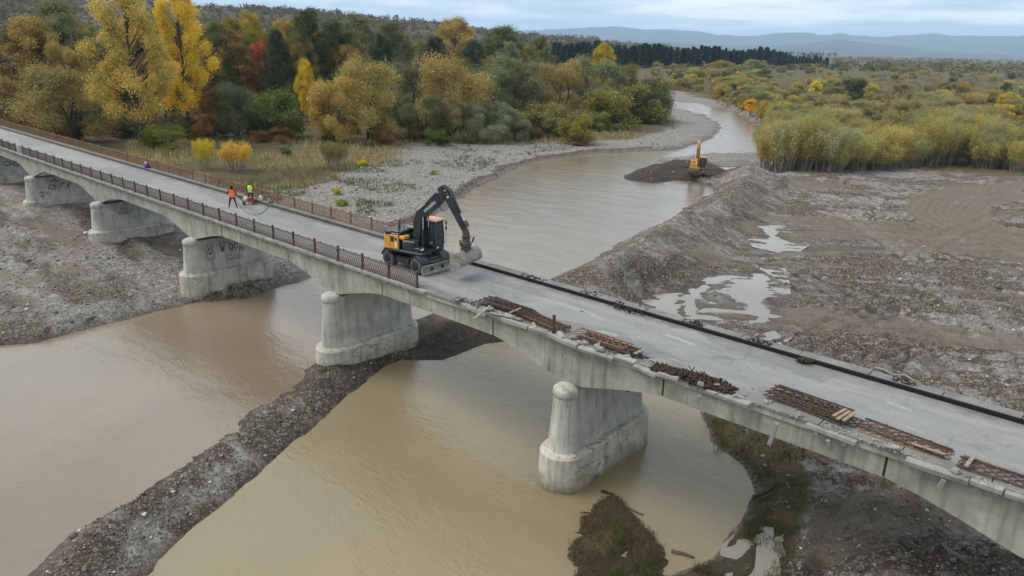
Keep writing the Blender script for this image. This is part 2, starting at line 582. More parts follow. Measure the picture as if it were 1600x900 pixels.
    gr = np.maximum(gr, sstep(far, 150, 175) * sstep(dr, 6, 20))
    gr = np.maximum(gr, (di < 0) * 1.0)
    gr = np.maximum(gr, (1 - sstep(dp, 2.0, 4.0)) * (dp > 0.2) * (x > -22) * (y < 42) * 0.8)
    return h, dict(wet=np.clip(wet, 0, 1), soil=np.clip(soil, 0, 1.7), sand=np.clip(sand, 0, 1), grass=np.clip(gr, 0, 1), dr=dr, dp=dp, di=di)


def graded(lo, hi, step, out_lo, out_hi, g=1.09):
    mid = list(np.arange(lo, hi, step))
    a, s, p = [], step, lo
    while p > out_lo:
        s *= g; p -= s; a.append(p)
    b, s, p = [], step, mid[-1]
    while p < out_hi:
        s *= g; p += s; b.append(p)
    return np.array(a[::-1] + mid + b)


# ------------------------------------------------------------------ ground materials
def ground_material():
    t = NT('river_gravel')
    p = t.pos()
    wet, soil, sand, grass = t.attr('wet'), t.attr('soil'), t.attr('sand'), t.attr('grass')
    big = t.noise(0.11, 5, 0.6, p)
    mid = t.noise(0.9, 6, 0.65, p)
    fine = t.noise(7.0, 6, 0.7, p)
    v = t.new('TexVoronoi', {'Scale': 5.2, 'Vector': p, 'Randomness': 1.0})
    v2 = t.new('TexVoronoi', {'Scale': 12.0, 'Vector': p, 'Randomness': 1.0})
    peb = t.new('SeparateColor', {0: v.outputs['Color']})
    peb2 = t.new('SeparateColor', {0: v2.outputs['Color']})
    v3 = t.new('TexVoronoi', {'Scale': 2.6, 'Vector': p, 'Randomness': 1.0})
    peb3 = t.new('SeparateColor', {0: v3.outputs['Color']})
    clod = t.noise(2.4, 8, 0.78, p)
    grey = t.mix(t.rng(clod, 0.36, 0.64), (0.09, 0.073, 0.059), (0.265, 0.236, 0.205))
    stone = t.mix(peb2.outputs[0], (0.06, 0.05, 0.041), (0.40, 0.367, 0.33))
    stone_mid = t.mix(peb.outputs[1], (0.062, 0.052, 0.043), (0.43, 0.398, 0.36))
    g = t.mix(0.42, grey, stone)
    g = t.mix(0.38, g, stone_mid)
    g = t.mix(t.math('MULTIPLY', t.rng(peb3.outputs[0], 0.84, 0.9), 0.5), g, (0.42, 0.395, 0.36))
    mud = t.mix(t.rng(clod, 0.34, 0.66), (0.042, 0.029, 0.020), (0.142, 0.102, 0.069))
    mud = t.mix(t.math('MULTIPLY', t.rng(peb2.outputs[1], 0.8, 0.86), 0.6), mud, (0.30, 0.28, 0.255))
    mud = t.mix(t.math('MULTIPLY', t.rng(peb.outputs[2], 0.86, 0.9), 0.5), mud, (0.33, 0.305, 0.28))
    edge = t.math('ADD', soil, t.math('MULTIPLY', t.math('SUBTRACT', mid, 0.5), 1.5))
    edge = t.math('ADD', edge, t.math('MULTIPLY', t.math('SUBTRACT', clod, 0.5), 1.0))
    col = t.mix(t.rng(edge, 0.4, 0.7), g, mud)
    col = t.mix(t.rng(soil, 1.0, 1.5, 0.0, 0.75), col, (0.034, 0.025, 0.019))     # freshly dug, wet earth
    sandc = t.mix(t.rng(fine, 0.3, 0.75), (0.13, 0.101, 0.073), (0.24, 0.192, 0.143))
    edge2 = t.math('ADD', sand, t.math('MULTIPLY', t.math('SUBTRACT', mid, 0.5), 0.9))
    col = t.mix(t.rng(edge2, 0.35, 0.7), col, sandc)
    turf = t.mix(t.rng(fine, 0.3, 0.7), (0.07, 0.057, 0.028), (0.145, 0.115, 0.058))
    turf = t.mix(t.rng(big, 0.45, 0.62), turf, (0.085, 0.078, 0.03))
    edge3 = t.math('ADD', grass, t.math('MULTIPLY', t.math('SUBTRACT', mid, 0.5), 1.2))
    col = t.mix(t.rng(edge3, 0.35, 0.65), col, turf)
    col = t.mix(t.math('MULTIPLY', wet, 0.75), col, t.mix(1.0, col, (0.36, 0.31, 0.26), 'MULTIPLY'))
    h = t.math('ADD', t.math('MULTIPLY', v2.outputs['Distance'], -0.5), t.math('MULTIPLY', fine, 0.9))
    h = t.math('ADD', h, t.math('MULTIPLY', v.outputs['Distance'], -0.6))
    h = t.math('ADD', h, t.math('MULTIPLY', clod, 2.2))
    t.bump(h, 0.9, 0.11)
    t.done(col, t.rng(wet, 0, 1, 0.9, 0.45), 0.25)
    return t.m


def water_material(name, deep, rip, rough=0.06):
    t = NT(name)
    p = t.pos()
    f = t.noise(0.05, 4, 0.55, p, 0.6)
    col = t.mix(t.rng(f, 0.35, 0.68), tuple(v * 0.86 for v in deep), tuple(v * 1.12 for v in deep))
    st = t.new('Mapping', {'Vector': p, 'Rotation': (0, 0, 0.9), 'Scale': (1.0, 2.4, 1.0)}).outputs[0]
    w = t.noise(1.1, 3, 0.55, st, 0.8)
    w2 = t.noise(0.22, 2, 0.5, st)
    h = t.math('ADD', t.math('MULTIPLY', w, t.rng(w2, 0.38, 0.62, 0.15, 1.0)), t.math('MULTIPLY', t.noise(2.6, 3, 0.6, t.mul(st, (1.0, 1.7, 1.0))), 0.45))
    t.bump(h, rip, 0.12)
    t.done(col, rough, 0.5)
    t.bsdf.inputs['IOR'].default_value = 1.6 if name == 'river_water' else 1.45
    return t.m


M_GROUND = ground_material()
M_RIVER = water_material('river_water', (0.195, 0.148, 0.098), 0.34)
M_POOL = water_material('pool_water', (0.22, 0.177, 0.1), 0.42)
M_PUD = water_material('puddle_water', (0.24, 0.21, 0.17), 0.08, 0.04)

# ------------------------------------------------------------------ ground sheet
gx = graded(-135, 14, 0.33, -16000, 16000)
gy = graded(4, 125, 0.33, -3000, 26000)
GX, GY = np.meshgrid(gx, gy)
Z, MK = land(GX, GY, True)
nx, ny = len(gx), len(gy)
ii = np.arange(nx * ny).reshape(ny, nx)
quads = np.stack([ii[:-1, :-1], ii[:-1, 1:], ii[1:, 1:], ii[1:, :-1]], -1).reshape(-1, 4)
me = np_mesh('ground', np.stack([GX, GY, Z], -1).reshape(-1, 3), quads, M_GROUND,
             {k: ('POINT', MK[k].ravel()) for k in ('wet', 'soil', 'sand', 'grass')}, True)
ground = tag(link('ground', me), 'muddy gravel river flat with heaps and tyre tracks', None, None, 'structure')


def hz(x, y):
    return float(land(np.array([[x]], float), np.array([[y]], float))[0, 0])


def water(name, poly, z, mat, grow, label):
    pts = np.array(poly, float)
    n = len(pts)
    area = 0.5 * np.sum(pts[:, 0] * np.roll(pts[:, 1], -1) - np.roll(pts[:, 0], -1) * pts[:, 1])
    s = 1 if area > 0 else -1
    out = []
    for i in range(n):
        a = pts[i] - pts[i - 1]; b = pts[(i + 1) % n] - pts[i]
        na = np.array([a[1], -a[0]]) / (np.linalg.norm(a) + 1e-9) * s
        nb = np.array([b[1], -b[0]]) / (np.linalg.norm(b) + 1e-9) * s
        m = na + nb
        m = m / (np.linalg.norm(m) + 1e-6)
        out.append(pts[i] + m * grow)
    bm = bmesh.new()
    f_ = bm.faces.new([bm.verts.new((q[0], q[1], z)) for q in out])
    bmesh.ops.triangulate(bm, faces=[f_])
    bmesh.ops.recalc_face_normals(bm, faces=bm.faces)
    for q in bm.faces:
        if q.normal.z < 0:
            q.normal_flip()
    me_ = bpy.data.meshes.new(name); bm.to_mesh(me_); bm.free()
    me_.materials.append(mat)
    return tag(link(name, me_), label, None, None, 'structure')


water('river', RIVER, WR, M_RIVER, 2.1, 'muddy river winding under the bridge')
water('pool_water', POOL, WP, M_POOL, 1.6, 'still brown pool held back by the gravel dam')
for poly, z, gr_ in PUDWATER:
    water('puddle', poly, z, M_PUD, gr_, 'shallow rain puddle on the gravel')

# ------------------------------------------------------------------ bridge materials
def concrete(name, c, dark, stain=(0.05, 0.045, 0.038), streak=0.6, tide=None, green=0.0, cracks=0.0):
    t = NT(name)
    p = t.pos()
    a = t.noise(0.8, 6, 0.62, p)
    col = t.mix(t.rng(a, 0.28, 0.72), dark, c)
    sv = t.mul(p, (2.6, 2.6, 0.22))
    s = t.noise(1.0, 5, 0.62, sv)
    col = t.mix(t.math('MULTIPLY', t.rng(s, 0.5, 0.72), streak), col, stain)
    s2 = t.noise(1.7, 4, 0.6, t.mul(p, (2.2, 2.2, 0.3)))
    col = t.mix(t.math('MULTIPLY', t.rng(s2, 0.6, 0.75), 0.4), col, tuple(min(1, v * 1.5) for v in c))
    if green:
        g = t.noise(0.6, 4, 0.6, p)
        col = t.mix(t.math('MULTIPLY', t.rng(g, 0.45, 0.7), green), col, (0.12, 0.125, 0.075))
    if tide:
        z = t.new('SeparateXYZ', {0: p}).outputs['Z']
        zz = t.math('ADD', z, t.math('MULTIPLY', t.math('SUBTRACT', a, 0.5), 1.3))
        col = t.mix(t.math('MULTIPLY', t.rng(zz, tide, tide - 1.0), 0.75), col, (0.16, 0.125, 0.085))
    f = t.noise(14, 5, 0.65, p)
    col = t.mix(t.math('MULTIPLY', t.rng(f, 0.55, 0.75), 0.3), col, dark)
    if cracks:
        wp = t.new('VectorMath', {0: t.mul(p, (0.55, 0.55, 1.5)), 1: t.mul(t.new('TexNoise', {'Scale': 1.6, 'Detail': 4.0, 'Vector': p}).outputs['Color'], (0.7, 0.7, 0.7))}, operation='ADD').outputs[0]
        ce = t.new('TexVoronoi', {'Scale': 1.0, 'Vector': wp}, feature='DISTANCE_TO_EDGE').outputs['Distance']
        cm = t.math('MULTIPLY', t.rng(ce, 0.03, 0.006), t.rng(t.noise(0.5, 3, .5, p), .42, .55))
        col = t.mix(t.math('MULTIPLY', cm, cracks), col, (0.06, 0.052, 0.042))
        sp = t.noise(2.2, 5, .7, p)
        col = t.mix(t.math('MULTIPLY', t.rng(sp, .6, .7), 0.55), col, (0.17, 0.12, 0.075))
    t.bump(t.math('ADD', f, t.math('MULTIPLY', a, 2)), 0.35, 0.03)
    return t.done(col, 0.88, 0.2)


M_GIRD = concrete('girder_concrete', (0.43, 0.415, 0.34), (0.235, 0.225, 0.18), streak=0.6, green=0.35)
M_PIER = concrete('pier_concrete', (0.54, 0.52, 0.465), (0.29, 0.275, 0.24), streak=0.48)
M_PLIN = concrete('plinth_concrete', (0.56, 0.525, 0.44), (0.30, 0.27, 0.215), streak=0.45, tide=-7.0, cracks=0.8)
M_CORN = concrete('cornice_concrete', (0.36, 0.35, 0.31), (0.17, 0.16, 0.14), streak=0.5)
M_WALK = concrete('walkway_concrete', (0.235, 0.225, 0.205), (0.125, 0.118, 0.105), streak=0.15)
M_KERB = concrete('kerb_concrete', (0.12, 0.115, 0.105), (0.05, 0.05, 0.045))
M_KERBBLACK = plain('kerb_black', (0.012, 0.012, 0.013), 0.75, 0.2)  # plain near-black colour for one stretch of the far kerb
M_RUST = plain('rusty_iron', (0.115, 0.085, 0.073), 0.85, 0.2, 0, 0.4, 9, dirt=(0.16, 0.09, 0.055), dirt_amt=0.3)
M_RUST2 = plain('bare_rust', (0.20, 0.115, 0.068), 0.88, 0.2, 0, 0.4, 9, dirt=(0.27, 0.17, 0.10), dirt_amt=0.4)
M_RUST3 = plain('dark_rust', (0.078, 0.054, 0.044), 0.85, 0.2, 0, 0.45, 12, dirt=(0.15, 0.08, 0.048), dirt_amt=0.35)
M_WOOD = plain('weathered_wood', (0.26, 0.19, 0.12), 0.85, 0.2, 0, 0.35, 8)
M_WOODG = plain('grey_wood', (0.24, 0.215, 0.185), 0.88, 0.2, 0, 0.35, 8)
M_SPRAY = plain('spray_paint', (0.105, 0.104, 0.102), 0.7, 0.2, 0, 0.5, 5)
M_SPRAYW = plain('pale_spray_paint', (0.42, 0.41, 0.38), 0.7, 0.2, 0, 0.2, 9)


def road_material():
    t = NT('worn_asphalt')
    p = t.pos()
    lv = t.mul(p, (0.10, 1.3, 1))
    a = t.noise(1.0, 5, 0.6, lv)
    b = t.noise(0.5, 5, 0.65, p)
    f = t.noise(22, 4, 0.7, p)
    col = t.mix(t.rng(a, 0.3, 0.7), (0.178, 0.168, 0.155), (0.265, 0.252, 0.234))
    col = t.mix(t.math('MULTIPLY', t.rng(b, 0.5, 0.75), 0.5), col, (0.27, 0.265, 0.26))
    col = t.mix(t.math('MULTIPLY', t.rng(f, 0.5, 0.72), 0.35), col, (0.12, 0.12, 0.122))
    # patches of older and newer surfacing, oil and wheel grime
    pv = t.new('TexVoronoi', {'Scale': 0.33, 'Vector': t.mul(p, (0.35, 1.0, 1.0)), 'Randomness': 0.9})
    pc = t.new('SeparateColor', {0: pv.outputs['Color']}).outputs[0]
    col = t.mix(t.math('MULTIPLY', t.rng(pc, 0.62, 0.7), 0.38), col, (0.115, 0.112, 0.108))
    oil = t.noise(0.9, 6, 0.72, t.mul(p, (0.5, 1.0, 1.0)))
    col = t.mix(t.math('MULTIPLY', t.rng(oil, 0.58, 0.7), 0.5), col, (0.085, 0.08, 0.075))
    dust = t.noise(0.35, 6, 0.7, t.mul(p, (0.6, 1.4, 1.0)))
    col = t.mix(t.math('MULTIPLY', t.rng(dust, 0.52, 0.7), 0.5), col, (0.31, 0.285, 0.25))
    # cracks and patches
    cr = t.new('TexVoronoi', {'Scale': 0.42, 'Vector': t.new('VectorMath', {0: p, 1: t.new('VectorMath', {0: t.new('TexNoise', {'Scale': 1.2, 'Detail': 4.0, 'Vector': p}).outputs['Color'], 1: (1.6, 1.6, 0)}, operation='MULTIPLY').outputs[0]}, operation='ADD').outputs[0]}, feature='DISTANCE_TO_EDGE').outputs['Distance']
    cm = t.math('MULTIPLY', t.rng(cr, 0.018, 0.004), t.rng(t.noise(0.23, 3, 0.5, p), 0.47, 0.6))
    col = t.mix(t.math('MULTIPLY', cm, 0.4), col, (0.07, 0.068, 0.065))
    # mud brought by wheels, nearer the torn edge
    y = t.new('SeparateXYZ', {0: p}).outputs['Y']
    ed = t.math('ADD', t.rng(y, 29.6, 27.9), t.rng(y, 32.6, 33.6))
    md = t.math('MULTIPLY', t.rng(t.math('ADD', t.noise(0.7, 6, 0.7, p), t.math('MULTIPLY', ed, 0.22)), 0.58, 0.72), 0.7)
    col = t.mix(md, col, (0.135, 0.115, 0.095))
    t.bump(t.math('ADD', f, t.math('MULTIPLY', cm, -2)), 0.3, 0.015)
    return t.done(col, t.rng(a, 0.3, 0.7, 0.5, 0.72), 0.4)


M_ROAD = road_material()
M_PAINT = None


def paint_material():
    t = NT('worn_road_paint')
    p = t.pos()
    f = t.noise(9, 5, 0.75, p)
    col = t.mix(t.rng(f, 0.42, 0.6), (0.225, 0.218, 0.205), (0.36, 0.352, 0.335))
    return t.done(col, 0.7, 0.3)


M_PAINT = paint_material()

# ------------------------------------------------------------------ bridge
Y0, Y1 = 27.45, 34.4                          # outer edges of the deck
XR, XL = 26.0, -172.0
SPAN = 20.3
bridge = thing('bridge', 'long concrete road bridge on haunched girders and round-nosed piers', 'bridge', (0, 0, 0))


def zbot(x):
    """underside of the girders: haunches over the piers"""
    d = abs((x + SPAN / 2) % SPAN - SPAN / 2)
    return -1.28 - 1.12 * max(0.0, 1 - max(0, d - 0.7) / 4.6) ** 1.25


MB().box(((XR + XL) / 2, (Y0 + Y1) / 2 + 0.02, -0.235), (XR - XL, Y1 - Y0 - 0.34, 0.2)).build('deck_slab', M_GIRD, bridge)
joints = []
k = -2
while True:
    c0 = 20.3 - SPAN * (k + 2)
    if c0 < XL:
        break
    joints += [c0 + 5.35, c0 - 5.35]
    k += 1
joints = [j for j in joints if XL < j < XR]
ends = [XR] + joints + [XL]
for i in range(len(ends) - 1):
    xa, xb = ends[i] - 0.05, ends[i + 1] + 0.05
    if xa - xb < 0.5:
        continue
    n = max(4, int((xa - xb) / 0.5))
    xs = [xa + (xb - xa) * q / n for q in range(n + 1)]
    for row, (ya, yb) in enumerate(((27.78, 28.22), (30.6, 31.0), (33.5, 33.95))):
        mb = MB()
        poly = [(x, -0.33) for x in xs] + [(x, zbot(x)) for x in reversed(xs)]
        # side faces as strips so the long faces stay planar
        vs_ = []
        for x in xs:
            vs_ += [(x, ya, -0.33), (x, ya, zbot(x)), (x, yb, zbot(x)), (x, yb, -0.33)]
        fs = []
        for q in range(n):
            o = q * 4
            for e_ in range(4):
                fs.append((o + e_, o + (e_ + 1) % 4, o + 4 + (e_ + 1) % 4, o + 4 + e_))
        fs += [(0, 1, 2, 3), (n * 4 + 3, n * 4 + 2, n * 4 + 1, n * 4)]
        mb.add(vs_, fs)
        # stiffening ribs cast with the web
        if row == 0:
            nr = int((xa - xb) / 4.9)
            for q in range(1, nr):
                x = xa + (xb - xa) * q / nr
                if abs(x + 20.3) < 1.6:
                    continue
                zb = zbot(x) + 0.06
                mb.box((x, ya - 0.004, (-0.34 + zb) / 2), (0.14, 0.05, -0.34 - zb))
        mb.build('girder', M_GIRD, bridge)
for j in joints:                                # hinges: a dark seat, a stub of steel
    MB().box((j, 28.0, -0.85), (0.34, 0.30, 0.84)).build('hinge_seat', M_RUST3, bridge)
for x in np.arange(XR - 2, XL, -5.07):           # cross beams between the girders
    MB().box((float(x), 30.85, -0.75), (0.22, 5.2, 0.8)).build('cross_beam', M_GIRD, bridge)


def stadium(cx, y0, y1, r, z, n=10):
    pts = []
    for k_ in range(n + 1):
        a_ = math.pi + math.pi * k_ / n
        pts.append((cx + r * math.cos(a_), y0 + r + r * math.sin(a_), z))
    for k_ in range(n + 1):
        a_ = math.pi * k_ / n
        pts.append((cx + r * math.cos(a_), y1 - r + r * math.sin(a_), z))
    return pts


PLT = {0: -5.6, 1: -6.0, 2: -6.2, 3: -5.4, 4: -5.35, 5: -5.3, 6: -5.2, 7: -5.2, 8: -5.2}
SHAFT_TOP, SHAFT_R0, SHAFT_R1 = -2.62, 0.62, 0.80


def shaft_x(z, zp):
    t = (z - zp) / (SHAFT_TOP - zp)
    return SHAFT_R1 + (SHAFT_R0 - SHAFT_R1) * t


for k, px_ in enumerate(PIERX):
    zp = PLT[k]
    pier = bpy.data.objects.new('pier', None)
    COL.objects.link(pier); pier.parent = bridge
    zs = [zp - 0.2 + (SHAFT_TOP - zp + 0.2) * q / 6 for q in range(7)]
    rings = []
    for z in zs:
        r = shaft_x(z, zp)
        rings.append(stadium(px_, 27.0 - (r - SHAFT_R0) * 1.4, 34.35 + (r - SHAFT_R0) * 1.2, r, z))
    MB().loft(rings).build('shaft', M_PIER, pier, smooth=False)
    # rounded capitals on the two noses
    for yy in (27.0 + SHAFT_R0, 34.35 - SHAFT_R0):
        MB().lathe([(0.60, -3.02), (0.68, -2.98), (0.71, -2.90), (0.715, -2.72), (0.67, -2.58), (0.54, -2.47), (0.36, -2.40), (0.1, -2.37)],
                   (px_, yy, 0), 18).build('capital', M_PIER, pier, smooth=True)
    for yy in (28.0, 30.8, 33.72):
        MB().box((px_, yy, -2.52), (0.8, 0.5, 0.22)).build('bearing', M_RUST3, pier)
    pr_ = []
    for z, r in ((-9.6, 1.36), (zp - 0.16, 1.24), (zp, 1.12)):
        pr_.append(stadium(px_, 26.35 - (r - 1.24), 34.95 + (r - 1.24), r, z))
    MB().loft(pr_).build('plinth', M_PLIN, pier)


def strokes(pier_k, y0, z0, lines, w, mat, name='graffiti'):
    """spray strokes on the flank of a pier; lines in metres along the wall and up"""
    zp = PLT[pier_k]
    pr2 = [o for o in bridge.children if o.name.startswith('pier')][pier_k]

    def pt(a, b):
        z = z0 + b
        return Vector((PIERX[pier_k] + shaft_x(z, zp) + 0.006, y0 + a, z))
    for ln in lines:
        mb = MB()
        vs_ = []
        for i, (a0, b0) in enumerate(ln):
            pa, pb = ln[max(i - 1, 0)], ln[min(i + 1, len(ln) - 1)]
            dx_, dz_ = pb[0] - pa[0], pb[1] - pa[1]
            L_ = math.hypot(dx_, dz_) + 1e-6
            nx_, nz_ = -dz_ / L_ * w / 2, dx_ / L_ * w / 2
            vs_ += [pt(a0 + nx_, b0 + nz_), pt(a0 - nx_, b0 - nz_)]
        mb.add(vs_, [(2 * i, 2 * i + 2, 2 * i + 3, 2 * i + 1) for i in range(len(ln) - 1)])
        mb.build('graffiti_stroke', mat, pr2, recalc=False)


def arc(cx, cy, rx, ry, a0=0, a1=360, n=14):
    return [(cx + rx * math.cos(math.radians(a0 + (a1 - a0) * i / n)), cy + ry * math.sin(math.radians(a0 + (a1 - a0) * i / n))) for i in range(n + 1)]


# pier in the river's edge: a doodled face, scrawled letters
strokes(3, 28.55, -4.75, [arc(0.35, 0.75, 0.34, 0.52), arc(0.25, 0.9, 0.07, 0.11, n=8), arc(0.45, 0.9, 0.07, 0.11, n=8), arc(0.35, 0.62, 0.2, 0.18, 200, 340, 7),
                          [(0.25, 1.25), (0.15, 1.55), (0.1, 1.75)], [(0.45, 1.25), (0.5, 1.5), (0.62, 1.7)], [(0.2, 0.05), (0.5, 0.08)], [(0.3, -0.1), (0.55, -0.05)]], 0.075, M_SPRAY)
strokes(3, 29.75, -4.6, [[(0, 1.3), (0.12, 1.5), (0.2, 1.3), (0.32, 1.5), (0.42, 1.3), (0.55, 1.5), (0.62, 1.3)], [(0.1, 1.25), (0.2, 0.7), (0.35, 0.7), (0.45, 1.25)], [(0.27, 1.2), (0.28, 0.75)],
                         arc(1.05, 1.0, 0.16, 0.3), [(1.4, 1.3), (1.4, 0.7), (1.7, 0.85), (1.7, 1.15), (1.4, 1.3)], [(1.85, 0.4), (1.9, 0.9), (2.0, 0.6), (2.1, 0.9), (2.15, 0.35)]], 0.11, M_SPRAY)
strokes(3, 30.3, -4.85, [[(0.3, 0.55), (0.0, 0.45), (0.25, 0.2), (0.0, 0.05)], [(0.4, 0.0), (0.5, 0.5), (0.65, 0.05)], [(0.75, 0.45), (0.8, 0.05), (1.0, 0.1)], [(1.05, 0.5), (1.1, 0.0)], [(1.25, 0.55), (1.2, 0.05), (1.4, 0.4), (1.5, 0.05)]], 0.08, M_SPRAY)
# next pier: a peaked outline with pale letters under it
strokes(4, 29.3, -4.6, [[(0, 0.7), (0.35, 1.6), (0.8, 0.7)], [(-0.1, 0.8), (0.95, 0.75)], [(0.3, 1.0), (0.5, 1.0)], [(0.2, 1.3), (0.55, 1.35)], [(1.2, 0.9), (1.5, 1.2), (1.6, 0.9), (1.9, 1.2), (2.0, 0.8)]], 0.07, M_SPRAY)
strokes(4, 29.4, -4.85, [[(0, 0.5), (0, 0.1), (0.25, 0.1)], [(0.35, 0.1), (0.45, 0.5), (0.6, 0.1)], [(0.7, 0.1), (0.75, 0.5), (0.95, 0.4), (0.75, 0.28), (0.95, 0.1)], [(1.1, 0.5), (1.1, 0.1), (1.35, 0.1)],
                         [(0.9, -0.3), (1.2, 0.0), (1.5, -0.3), (1.8, 0.0)], [(1.9, -0.2), (2.3, 0.05), (2.6, -0.25), (2.9, 0.1)]], 0.11, M_SPRAYW)
# the pier after that: thick looping tags
strokes(5, 28.9, -4.6, [[(0.5, 1.3), (1.2, 1.7), (0.9, 1.45), (1.6, 1.4), (1.0, 1.2)], [(0.3, 0.6), (0.4, 1.0), (0.9, 1.05), (1.0, 0.5), (0.5, 0.45), (0.3, 0.7)], [(0.6, 0.75), (1.3, 0.9), (1.4, 0.5), (1.7, 1.0), (2.1, 1.1), (2.3, 0.7), (2.6, 1.15)], [(2.2, 0.4), (2.5, 0.75), (2.8, 1.0)],
                        [(-0.9, 0.1), (-0.5, 0.35), (-0.7, 0.0), (-0.2, 0.3), (-0.3, -0.15), (0.1, 0.2)], [(-0.8, -0.3), (-0.4, -0.1), (-0.6, -0.4)]], 0.15, M_SPRAY)
strokes(6, 28.5, -4.6, [arc(0.5, 1.0, 0.3, 0.25), arc(0.5, 1.0, 0.15, 0.12), arc(1.9, 1.05, 0.4, 0.3), [(2.3, 1.2), (2.6, 0.7), (2.9, 1.2), (3.2, 0.8), (3.4, 1.3)], arc(3.0, 0.9, 0.35, 0.3)], 0.13, M_SPRAY)
strokes(1, 32.0, -4.7, [[(0, 1.3), (0.3, 0.7), (0.1, 0.9), (0.5, 1.4), (0.4, 0.6), (0.7, 1.0), (0.6, 1.5)], [(0.2, 0.4), (0.5, 0.9), (0.8, 0.5)], [(0.2, 0.55), (0.6, 0.35), (0.7, 0.8)]], 0.09, M_SPRAY)

# M78 painted on the girder over the near pier
fc = bpy.data.curves.new('survey_mark', 'FONT')
fc.body = 'M78'
fc.size = 0.42
tmp = bpy.data.objects.new('tmp_text', fc)
COL.objects.link(tmp)
bpy.context.view_layer.update()
tm = bpy.data.meshes.new_from_object(tmp.evaluated_get(bpy.context.evaluated_depsgraph_get()))
bpy.data.objects.remove(tmp)
tm.materials.append(M_SPRAYW)
mk_o = link('painted_mark', tm, bridge)
mk_o.rotation_euler = (math.pi / 2, 0, 0)
mk_o.location = (-20.7, 27.774, -1.16)

# road surface, kerb, footway slabs
road = tag(MB().box(((XR + XL) / 2, (28.35 + 33.52) / 2, -0.065), (XR - XL, 33.52 - 28.35, 0.13)).build('road', M_ROAD), 'grey worn asphalt carriageway across the bridge', None, None, 'structure')
rnd = random.Random(11)
x = XR
while x > XL:
    L_ = rnd.uniform(2.6, 3.2)
    z = 0.16 + rnd.uniform(-0.02, 0.02)
    mb = MB().box((x - L_ / 2, (33.66 + Y1) / 2, z / 2 - 0.07), (L_ - 0.035, Y1 - 33.66, z + 0.14), rot=None, bev=0.02)
    mb.build('footway_slab', M_WALK, bridge)
    MB().box((x - L_ / 2, 33.585, 0.075), (L_ - 0.012, 0.13, 0.24), bev=0.012).build('kerb_stone', M_KERBBLACK if x > -38 else M_KERB, bridge)
    # near side: slab strip flush with the carriageway
    MB().box((x - L_ / 2, (27.62 + 28.34) / 2, -0.055 + rnd.uniform(-.01, .01)), (L_ - 0.04, 28.34 - 27.62, 0.15)).build('edge_slab', M_WALK, bridge)
    x -= L_

# cornice stones along the near edge: whole to the left, torn and shifted where the railing is off
x = XR - 0.3
while x > XL:
    L_ = rnd.uniform(1.9, 2.15)
    torn = x > -30
    if torn and rnd.random() < 0.33 and x < 3:
        x -= L_ * rnd.uniform(0.4, 0.9)
        continue
    if torn and rnd.random() < 0.5:
        L_ *= rnd.uniform(0.45, 0.9)
    mb = MB()
    hh = 0.2 + rnd.uniform(-0.02, 0.03)
    mb.box((0, 0, 0), (L_ - 0.03, 0.34, hh), bev=0.025)
    if rnd.random() < (0.5 if torn else 0.9):
        for q in (-0.28, 0.28):
            mb.box((q * L_, 0.04, -hh / 2 - 0.08), (0.16, 0.2, 0.17), taper=1.15)
    o = mb.build('cornice_stone', M_CORN, bridge)
    o.location = (x - L_ / 2, Y0 + 0.17 - (rnd.uniform(-0.05, 0.18) if torn else 0), -0.06 + (rnd.uniform(-0.09, 0.06) if torn else 0))
    if torn:
        o.rotation_euler = (rnd.uniform(-.15, .25), rnd.uniform(-.05, .05), rnd.uniform(-.12, .12))
    x -= L_
x = XR - 0.5
while x > XL:                                    # far cornice
    MB().box((x - 1.0, Y1 + 0.1, -0.05), (2.0, 0.22, 0.18), bev=0.02).build('cornice_stone', M_CORN, bridge)
    x -= 2.04
for i in range(26):                              # broken lumps still hanging on the torn edge
    xx = rnd.uniform(-29, 2)
    o = MB().box((0, 0, 0), (rnd.uniform(.2, .7), rnd.uniform(.12, .3), rnd.uniform(.1, .22)), taper=rnd.uniform(.6, 1), bev=0.03).build('broken_concrete', M_CORN, bridge)
    o.location = (xx, Y0 + rnd.uniform(0.1, 0.5), 0.07 + rnd.uniform(0, 0.1))
    o.rotation_euler = (rnd.uniform(-.5, .5), rnd.uniform(-.3, .3), rnd.uniform(-1, 1))
for (xx, zz, L_, ry) in ((-9.55, -0.95, 1.15, 0.18), (-7.35, -0.55, 0.45, -0.3), (-13.0, -0.55, 0.4, 0.5), (-3.4, -0.5, 0.4, 0.2)):   # baluster stubs hanging by their bars
    o = MB().box((0, 0, 0), (0.17, 0.16, L_), bev=0.02).build('hanging_post', M_CORN, bridge)
    o.location = (xx, Y0 - 0.03, zz); o.rotation_euler = (0.12, ry, 0.2)

